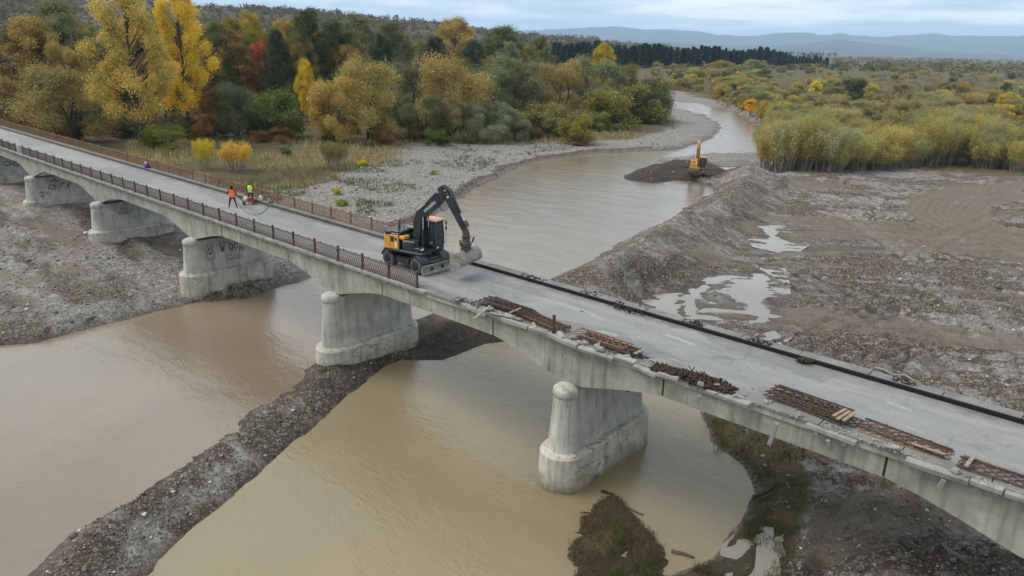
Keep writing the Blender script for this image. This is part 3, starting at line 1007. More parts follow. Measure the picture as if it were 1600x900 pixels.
# ------------------------------------------------------------------ railings
def panel_mesh(mat, L_=2.5, hgt=0.86, pitch=0.096):
    mb = MB()
    mb.box((0, 0, 0.04), (L_, 0.05, 0.055))
    mb.box((0, 0, hgt), (L_, 0.07, 0.05))
    n = int((L_ - 0.06) / pitch)
    amp = pitch * 0.46
    for i in range(n + 1):
        x_ = -L_ / 2 + 0.03 + (L_ - 0.06) * i / n
        s = amp if i % 2 else -amp
        zz = [0.06, 0.26, 0.45, 0.64, hgt - 0.02]
        xo = [s, -s, s, -s, s]
        pts = [Vector((min(max(x_ + xo[q], -L_ / 2 + .015), L_ / 2 - .015), 0, zz[q])) for q in range(5)]
        w = 0.0125
        vs_, fs = [], []
        for p in pts:
            vs_ += [p + Vector((-w, -w, 0)), p + Vector((w, -w, 0)), p + Vector((w, w, 0)), p + Vector((-w, w, 0))]
        for q in range(4):
            o_ = q * 4
            for e_ in range(4):
                fs.append((o_ + e_, o_ + (e_ + 1) % 4, o_ + 4 + (e_ + 1) % 4, o_ + 4 + e_))
        mb.add(vs_, fs)
    for q in (-0.25, 0.25):                       # little finials
        mb.box((q * L_, 0, hgt + 0.06), (0.05, 0.05, 0.09))
    o = mb.build('railing_panel', mat, bridge, recalc=False)
    me_ = o.data
    bpy.data.objects.remove(o)
    return me_


def post_mesh(mat):
    mb = MB()
    mb.box((0, 0, 0.5), (0.11, 0.11, 1.0)); mb.box((0, 0, 1.02), (0.15, 0.15, 0.06)); mb.box((0, 0, 0.03), (0.18, 0.18, 0.06))
    o = mb.build('railing_post', mat, bridge)
    me_ = o.data
    bpy.data.objects.remove(o)
    return me_


PAN_N, PAN_F = panel_mesh(M_RUST), panel_mesh(M_RUST2)
POST_N, POST_F = post_mesh(M_RUST3), post_mesh(M_RUST2)
STEP = 2.63
x = -31.75
i = 0
while x > XL + 3:
    o = link('railing_post', POST_N, bridge); o.location = (x, 27.66, 0.04); o.rotation_euler = (rnd.uniform(-.02, .02), rnd.uniform(-.02, .02), 0)
    gap = -104.0 < x < -101.2
    if not gap:
        o = link('railing_panel', PAN_N, bridge); o.location = (x - STEP / 2, 27.66, 0.07); o.rotation_euler = (rnd.uniform(-.025, .025), rnd.uniform(-.006, .006), rnd.uniform(-.006, .006))
    else:
        tag(MB().box((x - STEP / 2 + 0.1, 27.62, 0.5), (1.5, 0.12, 1.0), bev=0.02).build('concrete_infill', M_CORN, bridge), 'pale concrete block filling a gap in the railing')
    x -= STEP
x = -36.6
while x > XL + 3:
    o = link('railing_post', POST_F, bridge); o.location = (x, 34.24, 0.15); o.rotation_euler = (rnd.uniform(-.02, .02), rnd.uniform(-.02, .02), 0)
    o = link('railing_panel', PAN_F, bridge); o.location = (x - STEP / 2, 34.24, 0.18); o.rotation_euler = (rnd.uniform(-.03, .03), rnd.uniform(-.006, .006), rnd.uniform(-.006, .006))
    x -= STEP
# the one post left standing on the stripped edge
o = link('railing_post', POST_N, bridge); o.location = (-21.35, 27.66, 0.04); o.rotation_euler = (0.05, 0.04, 0)

# worn paint left on the asphalt
def patch(x_, y_, l_, w_, a_, jag=0.25, n=9):
    mb = MB()
    top, bot = [], []
    for q in range(n + 1):
        u = -l_ / 2 + l_ * q / n
        top.append((u, w_ / 2 * rnd.uniform(1 - jag * 2, 1)))
        bot.append((u, -w_ / 2 * rnd.uniform(1 - jag * 2, 1)))
    pts = [(u * math.cos(a_) - v * math.sin(a_) + x_, u * math.sin(a_) + v * math.cos(a_) + y_, 0.004) for u, v in top + bot]
    mb.add(pts, [(q, n + 1 + q, n + 2 + q, q + 1) for q in range(n)])
    o_ = mb.build('paint_mark', M_PAINT, road, recalc=False)
    return o_


for (pa, pb, w_) in (((750, 438), (835, 462), .12), ((835, 462), (872, 474), .2), ((872, 474), (930, 492), .45), ((905, 486), (945, 500), .3), ((935, 517), (965, 525), .4), ((1040, 522), (1085, 540), .5), ((1050, 515), (1090, 521), .25),
                     ((1045, 560), (1064, 565), .14), ((1170, 572), (1188, 582), .12), ((1283, 600), (1358, 617), .18), ((1385, 628), (1425, 642), .35), ((1390, 642), (1425, 653), .15), ((1417, 667), (1443, 676), .12), ((1410, 620), (1438, 626), .15),
                     ((752, 459), (766, 467), .12), ((860, 492), (876, 484), .09), ((990, 534), (1003, 523), .08), ((986, 525), (991, 532), .1), ((1160, 575), (1172, 567), .07), ((968, 505), (992, 512), .1), ((1285, 592), (1300, 597), .1),
                     ((700, 430), (745, 446), .1), ((790, 459), (800, 463), .1)):
    a_, b_ = at(*pa, 0.0), at(*pb, 0.0)
    L_ = math.hypot(b_[0] - a_[0], b_[1] - a_[1])
    patch((a_[0] + b_[0]) / 2, (a_[1] + b_[1]) / 2, L_, w_, math.atan2(b_[1] - a_[1], b_[0] - a_[0]), 0.3)
# ------------------------------------------------------------------ machine materials
M_BLACK = plain('black_machine_paint', (0.020, 0.023, 0.026), 0.42, 0.5, 0, 0.3, 5, dirt=(0.075, 0.068, 0.058), dirt_amt=0.25)
M_YEL = plain('yellow_machine_paint', (0.62, 0.29, 0.035), 0.42, 0.5, 0, 0.1, 4, dirt=(0.36, 0.2, 0.06), dirt_amt=0.15)
M_ORG = plain('orange_machine_paint', (0.55, 0.25, 0.03), 0.5, 0.4, 0, 0.15, 4, dirt=(0.3, 0.15, 0.04), dirt_amt=0.3)
M_HUB = plain('wheel_hub', (0.014, 0.014, 0.015), 0.6, 0.4)
M_TYRE = plain('tyre_rubber', (0.035, 0.033, 0.031), 0.9, 0.2, 0, 0.3, 9, dirt=(0.13, 0.115, 0.095), dirt_amt=0.9)
M_STEEL = plain('scraped_steel', (0.30, 0.275, 0.25), 0.55, 0.5, 0.1, 0.35, 6, dirt=(0.19, 0.155, 0.125), dirt_amt=0.6)
M_CHROME = plain('chrome_rod', (0.7, 0.7, 0.7), 0.2, 0.5, 0.9, 0.05)
M_MUDST = plain('muddy_steel', (0.065, 0.054, 0.045), 0.8, 0.3, 0, 0.45, 8, dirt=(0.12, 0.095, 0.072), dirt_amt=0.6)
M_LAMP = plain('lamp_lens', (0.75, 0.76, 0.74), 0.25, 0.5, 0, 0.05)
M_RED = plain('red_lens', (0.45, 0.03, 0.02), 0.3, 0.5)
M_ROOF = plain('faded_roof_paint', (0.60, 0.30, 0.17), 0.6, 0.3, 0, 0.2, 3, dirt=(0.25, 0.17, 0.13), dirt_amt=0.3)
M_WHITE = plain('white_lettering', (0.72, 0.73, 0.72), 0.6, 0.3, 0, 0.1)


def glass_material():
    t = NT('cab_glass')
    t.done((0.05, 0.085, 0.10), 0.06, 0.6)
    t.put(t.bsdf.inputs['Transmission Weight'], 0.25)
    return t.m


M_GLASS = glass_material()


def text_mesh(body, size, mat):
    c = bpy.data.curves.new('lettering', 'FONT')
    c.body = body; c.size = size; c.shear = 0.15; c.offset = size * 0.012
    o = bpy.data.objects.new('tmp_text', c)
    COL.objects.link(o)
    bpy.context.view_layer.update()
    m = bpy.data.meshes.new_from_object(o.evaluated_get(bpy.context.evaluated_depsgraph_get()))
    bpy.data.objects.remove(o)
    m.materials.clear(); m.materials.append(mat)
    return m


def arm(mb, pts, widths, y0, y1):
    """flat-sided arm: centre line in (x,z) with a depth at each point"""
    up_, lo_ = [], []
    for i, p in enumerate(pts):
        a_ = pts[max(i - 1, 0)]; b_ = pts[min(i + 1, len(pts) - 1)]
        d = Vector((b_[0] - a_[0], b_[1] - a_[1])).normalized()
        n_ = Vector((-d.y, d.x))
        up_.append((p[0] + n_.x * widths[i] / 2, p[1] + n_.y * widths[i] / 2))
        lo_.append((p[0] - n_.x * widths[i] / 2, p[1] - n_.y * widths[i] / 2))
    n = len(pts)
    vs_ = [(u[0], y0, u[1]) for u in up_] + [(u[0], y0, u[1]) for u in lo_] + [(u[0], y1, u[1]) for u in up_] + [(u[0], y1, u[1]) for u in lo_]
    fs = []
    for i in range(n - 1):
        fs += [(i, i + 1, n + i + 1, n + i), (2 * n + i, 3 * n + i, 3 * n + i + 1, 2 * n + i + 1), (i, 2 * n + i, 2 * n + i + 1, i + 1), (n + i, n + i + 1, 3 * n + i + 1, 3 * n + i)]
    fs += [(0, n, 3 * n, 2 * n), (n - 1, 2 * n - 1 + 0, 3 * n - 1 + n, 3 * n - 1)]
    mb.add(vs_, fs)


def cyl(parent, a, b, y, r=0.075, split=0.55):
    a, b = Vector((a[0], y, a[1])), Vector((b[0], y, b[1]))
    m_ = a.lerp(b, split)
    o = MB().tube([a, m_], r, 10).build('hydraulic_cylinder', M_BLACK, parent)
    MB().tube([m_, b], r * 0.55, 10).build('cylinder_rod', M_CHROME, o)


def wheel(parent, x_, y_, r, w, side):
    rot = RX(math.pi / 2)
    e_ = bpy.data.objects.new('wheel', None)
    COL.objects.link(e_); e_.parent = parent; e_.location = (x_, y_, r)
    mb = MB().lathe([(r * 0.55, -w / 2), (r * 0.9, -w / 2), (r, -w * 0.38), (r, w * 0.38), (r * 0.9, w / 2), (r * 0.55, w / 2)], (0, 0, 0), 26, rot)
    for i in range(24):
        a_ = 2 * math.pi * i / 24
        for s in (-1, 1):
            mb.box((math.cos(a_ + s * .06) * r * 1.0, s * w * 0.22, math.sin(a_ + s * .06) * r * 1.0), (0.05, w * 0.42, 0.07), rot=RY(-a_ + math.pi / 2) @ RZ(s * 0.4))
    mb.build('tyre', M_TYRE, e_)
    mb = MB().lathe([(0.12, -w * 0.56), (0.2, -w * 0.54), (0.22, -w * 0.515), (r * 0.6, -w * 0.505), (r * 0.6, w * 0.505), (0.22, w * 0.515), (0.2, w * 0.54), (0.12, w * 0.56)], (0, 0, 0), 18, rot)
    mb.build('rim', M_HUB, e_)


def bucket_mesh(w, r, mat, name, parent, teeth=False):
    """curved shell: side profile in (x,z) with the mouth to -x"""
    prof_o = [(-r * .55, r * 1.0), (-r * .1, r * 1.08), (r * .45, r * 1.0), (r * .78, r * .55), (r * .95, -r * .1), (r * .9, -r * .6), (r * .6, -r * .95), (r * .1, -r * 1.08), (-r * .6, -r * 1.12), (-r * 1.3, -r * 1.12)]
    prof_i = [(p[0] * 0.9 - 0.01, p[1] * 0.9) for p in prof_o]
    n = len(prof_o)
    mb = MB()
    vs_ = []
    for y in (-w / 2, w / 2):
        vs_ += [(p[0], y, p[1]) for p in prof_o] + [(p[0], y, p[1]) for p in prof_i]
    fs = []
    for i in range(n - 1):
        fs += [(i, i + 1, 2 * n + i + 1, 2 * n + i), (n + i, 3 * n + i, 3 * n + i + 1, n + i + 1)]
        fs += [(i, n + i, n + i + 1, i + 1), (2 * n + i, 2 * n + i + 1, 3 * n + i + 1, 3 * n + i)]
    fs += [(0, 2 * n, 3 * n, n), (n - 1, 2 * n - 1, 4 * n - 1, 3 * n - 1)]
    mb.add(vs_, fs)
    for y in (-w / 2, w / 2):                     # end plates
        mb.prism(prof_o, y - 0.02, y + 0.02, 'y')
    if teeth:
        for q in range(5):
            mb.box((-r * 1.15, -w / 2 + w * (q + .5) / 5, -r * 1.0), (0.25, 0.09, 0.06))
    return mb.build(name, mat, parent)


def wheeled_excavator():
    ex = thing('wheeled_excavator', 'black and yellow wheeled excavator holding a wide bucket above the bridge deck', 'excavator', (-35.28, 30.66, 0), 0)
    # undercarriage
    for x_ in (-1.35, 1.35):
        for y_ in (-0.98, 0.98):
            wheel(ex, x_, y_, 0.53, 0.56, -1 if y_ < 0 else 1)
    mb = MB().box((0, 0, 0.78), (3.5, 0.8, 0.36), bev=0.04)
    mb.box((-1.35, 0, 0.55), (0.3, 1.5, 0.26)); mb.box((1.35, 0, 0.55), (0.3, 1.5, 0.26))
    mb.build('chassis', M_BLACK, ex)
    for y_ in (-1, 1):
        MB().prism([(-0.62, 0.45), (0.62, 0.45), (0.7, 0.82), (-0.7, 0.82)], y_ * 0.62, y_ * 1.16, 'y').build('tool_box', M_BLACK, ex)
        for x_ in (-1.35, 1.35):
            pts = [(x_ + 0.66 * math.cos(math.radians(a_)), 0.55 + 0.62 * math.sin(math.radians(a_))) for a_ in range(12, 169, 12)]
            pin = [(x_ + 0.62 * math.cos(math.radians(a_)), 0.55 + 0.575 * math.sin(math.radians(a_))) for a_ in range(168, 11, -12)]
            mb = MB()
            n = len(pts)
            vs_ = [(p[0], y_ * 0.62, p[1]) for p in pts] + [(p[0], y_ * 1.27, p[1]) for p in pts] + [(p[0], y_ * 0.62, p[1]) for p in reversed(pin)] + [(p[0], y_ * 1.27, p[1]) for p in reversed(pin)]
            fs = []
            for i in range(n - 1):
                fs += [(i, i + 1, n + i + 1, n + i), (2 * n + i, 3 * n + i, 3 * n + i + 1, 2 * n + i + 1), (n + i, n + i + 1, 3 * n + i + 1, 3 * n + i), (i, 2 * n + i, 2 * n + i + 1, i + 1)]
            fs += [(0, n, 3 * n, 2 * n), (n - 1, 3 * n - 1, 4 * n - 1, 2 * n - 1)]
            mb.add(vs_, fs).build('mudguard', M_BLACK, ex)
    # dozer blade
    prof = [(2.12 + 0.10 * math.cos(math.radians(a_)) * 1.0 - 0.1, 0.36 + 0.30 * math.sin(math.radians(a_))) for a_ in range(-90, 91, 30)]
    prof = [(2.10, 0.06), (2.02, 0.2), (2.0, 0.38), (2.04, 0.54), (2.12, 0.66), (2.07, 0.68), (1.96, 0.54), (1.93, 0.38), (1.95, 0.2), (2.05, 0.05)]
    MB().prism(prof, -1.27, 1.27).build('dozer_blade', M_STEEL, ex)
    mb = MB()
    for y_ in (-0.45, 0.45):
        mb.box((1.82, y_, 0.42), (0.55, 0.16, 0.2), rot=RY(0.2))
    mb.box((1.74, 0, 0.78), (0.42, 1.0, 0.08), rot=RY(0.5))
    mb.build('blade_arm', M_BLACK, ex)
    # slewing house
    up_ = math.radians(12)
    HR = ex
    def part(mb, name, mat, par=None, smooth=False):
        o = mb.build(name, mat, par or HR, smooth)
        if par is None:
            o.rotation_euler = (0, 0, up_)
        return o
    part(MB().lathe([(0.62, 0.92), (0.66, 1.0), (0.66, 1.12), (0.6, 1.16)], (0, 0, 0), 24), 'slewing_ring', M_BLACK)
    part(MB().box((-0.15, 0, 1.24), (3.1, 2.44, 0.18), bev=0.03), 'platform', M_BLACK)
    # counterweight: rounded yellow tail
    poly = [(-1.15, -1.23), (-1.55, -1.23), (-1.78, -1.0), (-1.86, -0.5), (-1.88, 0), (-1.86, 0.5), (-1.78, 1.0), (-1.55, 1.23), (-1.15, 1.23)]
    part(MB().prism(poly, 1.335, 2.2, 'z'), 'counterweight', M_YEL)
    part(MB().prism([(p[0] * 0.985 - 0.01, p[1] * 0.97) for p in poly], 2.2, 2.42, 'z'), 'counterweight_cover', M_BLACK)
    sp = part(MB().box((-0.80, -1.20, 1.80), (0.68, 0.05, 0.90), bev=0.02), 'side_panel', M_YEL)
    part(MB().box((-0.95, -1.228, 1.98), (0.26, 0.02, 0.38), bev=0.008), 'grille', M_BLACK, sp)
    part(MB().lathe([(0.085, -0.012), (0.085, 0.012)], (-0.66, -1.23, 1.98), 14, RX(math.pi / 2)), 'filler_cap', M_BLACK, sp)
    part(MB().box((-0.66, -1.229, 1.62), (0.09, 0.015, 0.34)), 'marking_strip', M_WHITE, sp)
    part(MB().box((-0.78, 0, 1.85), (0.72, 2.34, 1.02), bev=0.05), 'engine_bay', M_BLACK)
    part(MB().box((-0.75, -0.3, 2.42), (0.8, 1.5, 0.16), bev=0.05), 'engine_hood', M_BLACK)
    part(MB().box((-0.25, -0.85, 2.12), (0.42, 0.62, 0.22), bev=0.03), 'yellow_hood', M_YEL)
    part(MB().box((0.28, -0.86, 1.66), (0.98, 0.64, 0.66), bev=0.05), 'fuel_tank', M_BLACK)
    part(MB().box((0.98, -0.88, 1.48), (0.42, 0.58, 0.3), bev=0.03), 'step_box', M_BLACK)
    part(MB().box((1.2, -0.92, 1.52), (0.02, 0.3, 0.12)), 'work_lamp', M_LAMP)
    part(MB().tube([(-0.55, -1.05, 2.2), (-0.55, -1.05, 2.95), (-0.1, -1.05, 2.95), (-0.1, -1.05, 2.3)], 0.022, 6), 'handrail', M_BLACK)
    part(MB().tube([(0.5, -1.1, 1.6), (0.5, -1.1, 2.55), (0.95, -1.1, 2.35), (0.95, -1.1, 1.5)], 0.02, 6), 'handrail', M_BLACK)
    part(MB().tube([(-1.0, -0.35, 2.4), (-1.0, -0.35, 2.92), (-1.08, -0.35, 3.0)], 0.06, 10), 'exhaust', M_BLACK)
    part(MB().lathe([(0.06, 2.5), (0.075, 2.55), (0.075, 2.66), (0.03, 2.72)], (-0.62, 0.25, 0), 12), 'beacon', M_RED)
    part(MB().tube([(-0.6, 0.0, 2.56), (0.0, 0.05, 2.62)], 0.11, 12), 'air_filter', M_STEEL)
    # cab
    cb = part(MB().box((0.55, 0.72, 1.42), (1.66, 1.0, 0.30), bev=0.03), 'cab', M_BLACK)
    x0, x1, y0, y1, z0, z1 = -0.25, 1.36, 0.23, 1.21, 1.5, 3.06
    frame = MB()
    for (xx, yy, lean) in ((x0, y0, 0), (x0, y1, 0), (x1, y0, -0.12), (x1, y1, -0.12), (0.55, y0, 0), (0.55, y1, 0)):
        frame.tube([(xx, yy, z0), (xx, yy, 2.1), (xx + lean, yy, z1)], 0.05, 6)
    for zz, l_ in ((z0 + .02, 0), (z1, -0.12)):
        frame.tube([(x0, y0, zz), (x1 + l_, y0, zz), (x1 + l_, y1, zz), (x0, y1, zz), (x0, y0, zz)], 0.045, 6)
    frame.build('cab_frame', M_BLACK, cb)
    def pane(pts, name='window_pane'):
        c_ = sum((Vector(p) for p in pts), Vector()) / 4
        n_ = (Vector(pts[1]) - Vector(pts[0])).cross(Vector(pts[2]) - Vector(pts[0])).normalized() * 0.012
        MB().add([Vector(p) + n_ for p in pts] + [Vector(p) - n_ for p in pts], [(0, 1, 2, 3), (7, 6, 5, 4), (0, 4, 5, 1), (1, 5, 6, 2), (2, 6, 7, 3), (3, 7, 4, 0)]).build(name, M_GLASS, cb)
    pane([(x1, y0, 1.95), (x1, y1, 1.95), (x1 - .12, y1, z1), (x1 - .12, y0, z1)], 'windscreen')
    pane([(x1 + .01, y0, z0), (x1 + .01, y1, z0), (x1, y1, 1.93), (x1, y0, 1.93)], 'lower_windscreen')
    pane([(x0, y0, 2.0), (.55, y0, 2.0), (.55, y0, z1), (x0, y0, z1)])
    pane([(.55, y0, 1.55), (x1, y0, 1.9), (x1 - .1, y0, z1), (.55, y0, z1)])
    pane([(x0, y1, 1.9), (.55, y1, 1.9), (.55, y1, z1), (x0, y1, z1)])
    pane([(.55, y1, 1.55), (x1, y1, 1.55), (x1 - .1, y1, z1), (.55, y1, z1)])
    pane([(x0, y0, 2.1), (x0, y1, 2.1), (x0, y1, z1), (x0, y0, z1)], 'rear_window')
    MB().box((0.1, 0.72, 1.95), (0.5, 0.5, 0.9), bev=0.08).build('seat', M_BLACK, cb)
    MB().box((0.52, 0.72, 3.14), (1.62, 1.06, 0.16), bev=0.06).build('cab_roof', M_ROOF, cb)
    MB().box((1.3, 0.72, 3.08), (0.16, 1.06, 0.10), bev=0.02).build('roof_visor', M_BLACK, cb)
    for yy in (0.34, 0.6, 0.86, 1.12):
        MB().box((1.36, yy, 3.13), (0.09, 0.13, 0.12), bev=0.02).build('roof_lamp', M_LAMP, cb)
    MB().box((1.4, 0.5, 1.38), (0.03, 0.2, 0.1)).build('front_lamp', M_LAMP, cb)
    for yy, zz in ((1.42, 2.85), (1.42, 2.5)):
        MB().box((1.42, yy, zz), (0.07, 0.16, 0.27), bev=0.02).build('mirror', M_BLACK, cb)
    MB().tube([(1.36, 1.21, 1.4), (1.5, 1.3, 1.6), (1.45, 1.34, 2.95), (1.3, 1.21, 3.0)], 0.02, 6).build('mirror_rail', M_STEEL, cb)
    MB().tube([(1.44, .4, 2.0), (1.40, 1.0, 2.35)], 0.015, 4).build('wiper', M_BLACK, cb)
    # boom, stick, bucket; drawn in the plane y = -0.12
    yb = -0.14
    bm_ = MB()
    arm(bm_, [(0.30, 1.65), (0.36, 2.4), (0.42, 3.1), (0.72, 3.72)], [0.5, 0.52, 0.62, 0.66], yb - .24, yb + .24)
    o = part(bm_, 'boom_base', M_BLACK)
    bm_ = MB()
    arm(bm_, [(0.42, 3.38), (1.0, 3.86), (1.7, 4.45), (2.22, 4.98), (2.46, 5.32)], [0.55, 0.68, 0.58, 0.5, 0.36], yb - .2, yb + .2)
    bo = part(bm_, 'boom', M_BLACK)
    lt = link('boom_lettering', text_mesh('HYUNDAI', 0.25, M_WHITE), bo)
    lt.rotation_euler = (math.pi / 2, -0.70, 0); lt.location = (1.02, yb - .206, 3.78)
    st = MB()
    arm(st, [(1.98, 5.34), (2.32, 5.46), (2.62, 5.22), (3.05, 4.45), (3.5, 3.72), (3.88, 3.1)], [0.2, 0.44, 0.58, 0.46, 0.38, 0.28], yb - .17, yb + .17)
    so = part(st, 'stick', M_BLACK)
    for (a_, b_, c_, m_) in ((2.52, 5.36, 0.0, M_YEL), (2.66, 5.14, 0, M_RED), (2.75, 4.98, 0, M_WHITE)):
        MB().box((a_, yb - .176, b_), (0.1, 0.012, 0.13), rot=RY(0.95)).build('stick_sticker', m_, so)
    # stick cylinder on the boom's back, bucket cylinder on the stick
    e_ = bpy.data.objects.new('stick_cylinder', None); COL.objects.link(e_); e_.parent = ex; e_.rotation_euler = (0, 0, up_)
    cyl(e_, (0.95, 4.28), (2.05, 5.36), yb, 0.085, 0.75)
    e_ = bpy.data.objects.new('bucket_cylinder', None); COL.objects.link(e_); e_.parent = ex; e_.rotation_euler = (0, 0, up_)
    cyl(e_, (2.98, 5.05), (3.95, 3.42), yb, 0.085, 0.62)
    for s in (-1, 1):
        e_ = bpy.data.objects.new('boom_cylinder', None); COL.objects.link(e_); e_.parent = ex; e_.rotation_euler = (0, 0, up_)
        cyl(e_, (0.9, 1.6), (0.95, 3.5), yb + s * .3, 0.08, 0.6)
    part(MB().tube([(1.9, yb - .22, 4.75), (2.25, yb - .26, 4.2), (2.6, yb - .24, 4.1), (2.85, yb - .2, 4.4)], 0.025, 6), 'hose', M_BLACK)
    part(MB().tube([(0.5, yb + .26, 3.5), (0.75, yb + .35, 2.8), (0.6, yb + .3, 2.2)], 0.03, 6), 'hose', M_BLACK)
    mb = MB()
    arm(mb, [(3.62, 3.42), (3.9, 3.56), (4.12, 3.3)], [0.12, 0.16, 0.14], yb - .13, yb + .13)
    arm(mb, [(3.9, 3.1), (4.0, 2.75)], [0.3, 0.34], yb - .15, yb + .15)
    part(mb, 'bucket_link', M_MUDST)
    mb = MB().lathe([(0.3, 2.0), (0.36, 2.08), (0.36, 2.22), (0.27, 2.3), (0.25, 2.5)], (3.98, yb, 0), 16)
    mb.box((3.98, yb, 2.6), (0.42, 0.34, 0.32), bev=0.04)
    mb.tube([(4.0, yb - .3, 2.62), (4.0, yb + .42, 2.5)], 0.07, 8)
    mb.tube([(4.2, yb + .38, 2.2), (4.28, yb + .45, 2.55)], 0.06, 8)
    mb.tube([(3.8, yb - .4, 2.45), (3.85, yb - .42, 2.1)], 0.06, 8)
    mb.prism([(3.75, 1.66), (4.2, 1.66), (4.15, 2.02), (3.8, 2.02)], yb - .3, yb + .3)
    part(mb, 'tiltrotator', M_MUDST)
    bk = bucket_mesh(2.15, 0.45, M_STEEL, 'bucket', ex)
    bk.rotation_euler = (0.06, -0.35, up_ - 0.12)
    bk.location = (3.98 * math.cos(up_) - yb * math.sin(up_), 3.98 * math.sin(up_) + yb * math.cos(up_), 1.32)
    return ex


wheeled_excavator()


def crawler_excavator():
    gz = hz(-60.3, 117.0)
    ex = thing('crawler_excavator', 'orange crawler excavator digging from the dark gravel spit in the river', 'excavator', (-60.2, 116.6, -6.45), math.radians(-66))
    for y_ in (-1.1, 1.1):
        pts = [(1.75 * c, 0.45 + s) for c, s in ((-0.9, -.42), (0.9, -.42))]
        prof = [(-1.5, 0.02), (1.5, 0.02), (1.85, 0.2), (1.95, 0.45), (1.85, 0.7), (1.5, 0.88), (-1.5, 0.88), (-1.85, 0.7), (-1.95, 0.45), (-1.85, 0.2)]
        tr = MB().prism(prof, y_ - 0.3, y_ + 0.3).build('track', M_MUDST, ex)
        for q in range(5):
            MB().lathe([(0.17, -0.33), (0.17, 0.33)], (-1.2 + .6 * q, y_, 0.3), 10, RX(math.pi / 2)).build('roller', M_BLACK, tr)
    MB().lathe([(0.8, 0.6), (0.8, 1.0)], (0, 0, 0), 18).build('slewing_ring', M_BLACK, ex)
    MB().box((-0.3, 0, 1.1), (3.2, 2.6, 0.24), bev=0.04).build('platform', M_ORG, ex)
    poly = [(-1.2, -1.3), (-1.7, -1.3), (-2.1, -0.9), (-2.2, 0), (-2.1, 0.9), (-1.7, 1.3), (-1.2, 1.3)]
    MB().prism(poly, 1.23, 2.15, 'z').build('counterweight', M_ORG, ex)
    MB().box((-0.5, -0.78, 1.72), (1.36, 0.98, 0.96), bev=0.06).build('side_housing', M_ORG, ex)
    MB().box((-0.9, 0.1, 1.78), (0.7, 2.2, 1.05), bev=0.06).build('engine_hood', M_ORG, ex)
    MB().box((0.75, -0.85, 1.5), (0.9, 0.75, 0.55), bev=0.05).build('tool_locker', M_ORG, ex)
    MB().box((0.68, -1.24, 1.7), (0.5, 0.02, 0.12)).build('dark_band', M_BLACK, ex)
    MB().tube([(-0.6, -1.0, 2.2), (-0.6, -1.0, 2.75)], 0.06, 8).build('exhaust', M_BLACK, ex)
    cb = MB().box((0.6, 0.82, 1.5), (1.7, 1.0, 0.5), bev=0.04).build('cab', M_BLACK, ex)
    MB().box((0.55, 0.82, 2.28), (1.55, 0.94, 1.1), bev=0.08).build('glazing', M_GLASS, cb)
    MB().box((0.55, 0.82, 2.9), (1.62, 1.0, 0.14), bev=0.05).build('cab_roof', M_ORG, cb)
    for xx in (-0.22, 0.5, 1.32):
        for yy in (0.34, 1.3):
            MB().tube([(xx, yy, 1.7), (xx, yy, 2.85)], 0.045, 6).build('pillar', M_BLACK, cb)
    bm_ = MB()
    arm(bm_, [(0.5, 1.3), (1.1, 2.9), (1.9, 4.3), (3.0, 5.3), (4.1, 5.6)], [0.5, 0.62, 0.72, 0.55, 0.35], -.25, .2)
    bm_.build('boom', M_ORG, ex)
    bm_ = MB()
    arm(bm_, [(3.6, 6.0), (4.1, 5.6), (4.6, 3.6), (5.0, 1.7)], [0.3, 0.6, 0.5, 0.3], -.2, .16)
    bm_.build('stick', M_ORG, ex)
    for (a_, b_, nm) in (((1.0, 1.3), (2.2, 3.9), 'boom_cylinder'), ((2.0, 4.9), (3.6, 5.95), 'stick_cylinder'), ((4.75, 5.0), (5.3, 2.1), 'bucket_cylinder')):
        e_ = bpy.data.objects.new(nm, None); COL.objects.link(e_); e_.parent = ex
        cyl(e_, a_, b_, -0.02, 0.09, 0.6)
    bk = bucket_mesh(1.2, 0.55, M_MUDST, 'bucket', ex, True)
    bk.location = (5.1, -0.02, 1.0); bk.rotation_euler = (0, 0.5, 0)


crawler_excavator()

# ------------------------------------------------------------------ workers
M_CLOTH = plain('dark_work_clothes', (0.018, 0.018, 0.022), 0.9, 0.15, 0, 0.3, 8)
M_CLOTH2 = plain('olive_work_clothes', (0.03, 0.035, 0.028), 0.9, 0.15, 0, 0.3, 8)
M_SKIN = plain('skin', (0.36, 0.21, 0.15), 0.6, 0.3, 0, 0.1)
M_VESTO = plain('orange_vest_cloth', (0.85, 0.13, 0.02), 0.75, 0.2, 0, 0.15, 6)
M_VESTY = plain('lime_vest_cloth', (0.55, 0.80, 0.06), 0.75, 0.2, 0, 0.15, 6)
M_BAND = plain('reflective_band', (0.72, 0.70, 0.68), 0.5, 0.5, 0, 0.1)
M_BANDR = plain('pale_orange_band', (0.85, 0.42, 0.28), 0.5, 0.5, 0, 0.1)


def skin_mesh(name, verts, edges, rad, mat, parent, sub=1):
    me_ = bpy.data.meshes.new(name)
    me_.from_pydata(verts, edges, [])
    o = bpy.data.objects.new(name, me_)
    COL.objects.link(o)
    bm_ = bmesh.new(); bm_.from_mesh(me_)
    lay = bm_.verts.layers.skin.verify()
    for v_, r in zip(bm_.verts, rad):
        v_[lay].radius = (r, r) if not isinstance(r, tuple) else r
    bm_.verts.ensure_lookup_table()
    bm_.verts[0][lay].use_root = True
    bm_.to_mesh(me_); bm_.free()
    o.modifiers.new('skin', 'SKIN').use_smooth_shade = True
    s_ = o.modifiers.new('subd', 'SUBSURF'); s_.levels = sub; s_.render_levels = sub
    bpy.context.view_layer.update()
    m2 = bpy.data.meshes.new_from_object(o.evaluated_get(bpy.context.evaluated_depsgraph_get()))
    bpy.data.objects.remove(o)
    m2.name = name
    m2.materials.clear(); m2.materials.append(mat)
    return link(name, m2, parent)


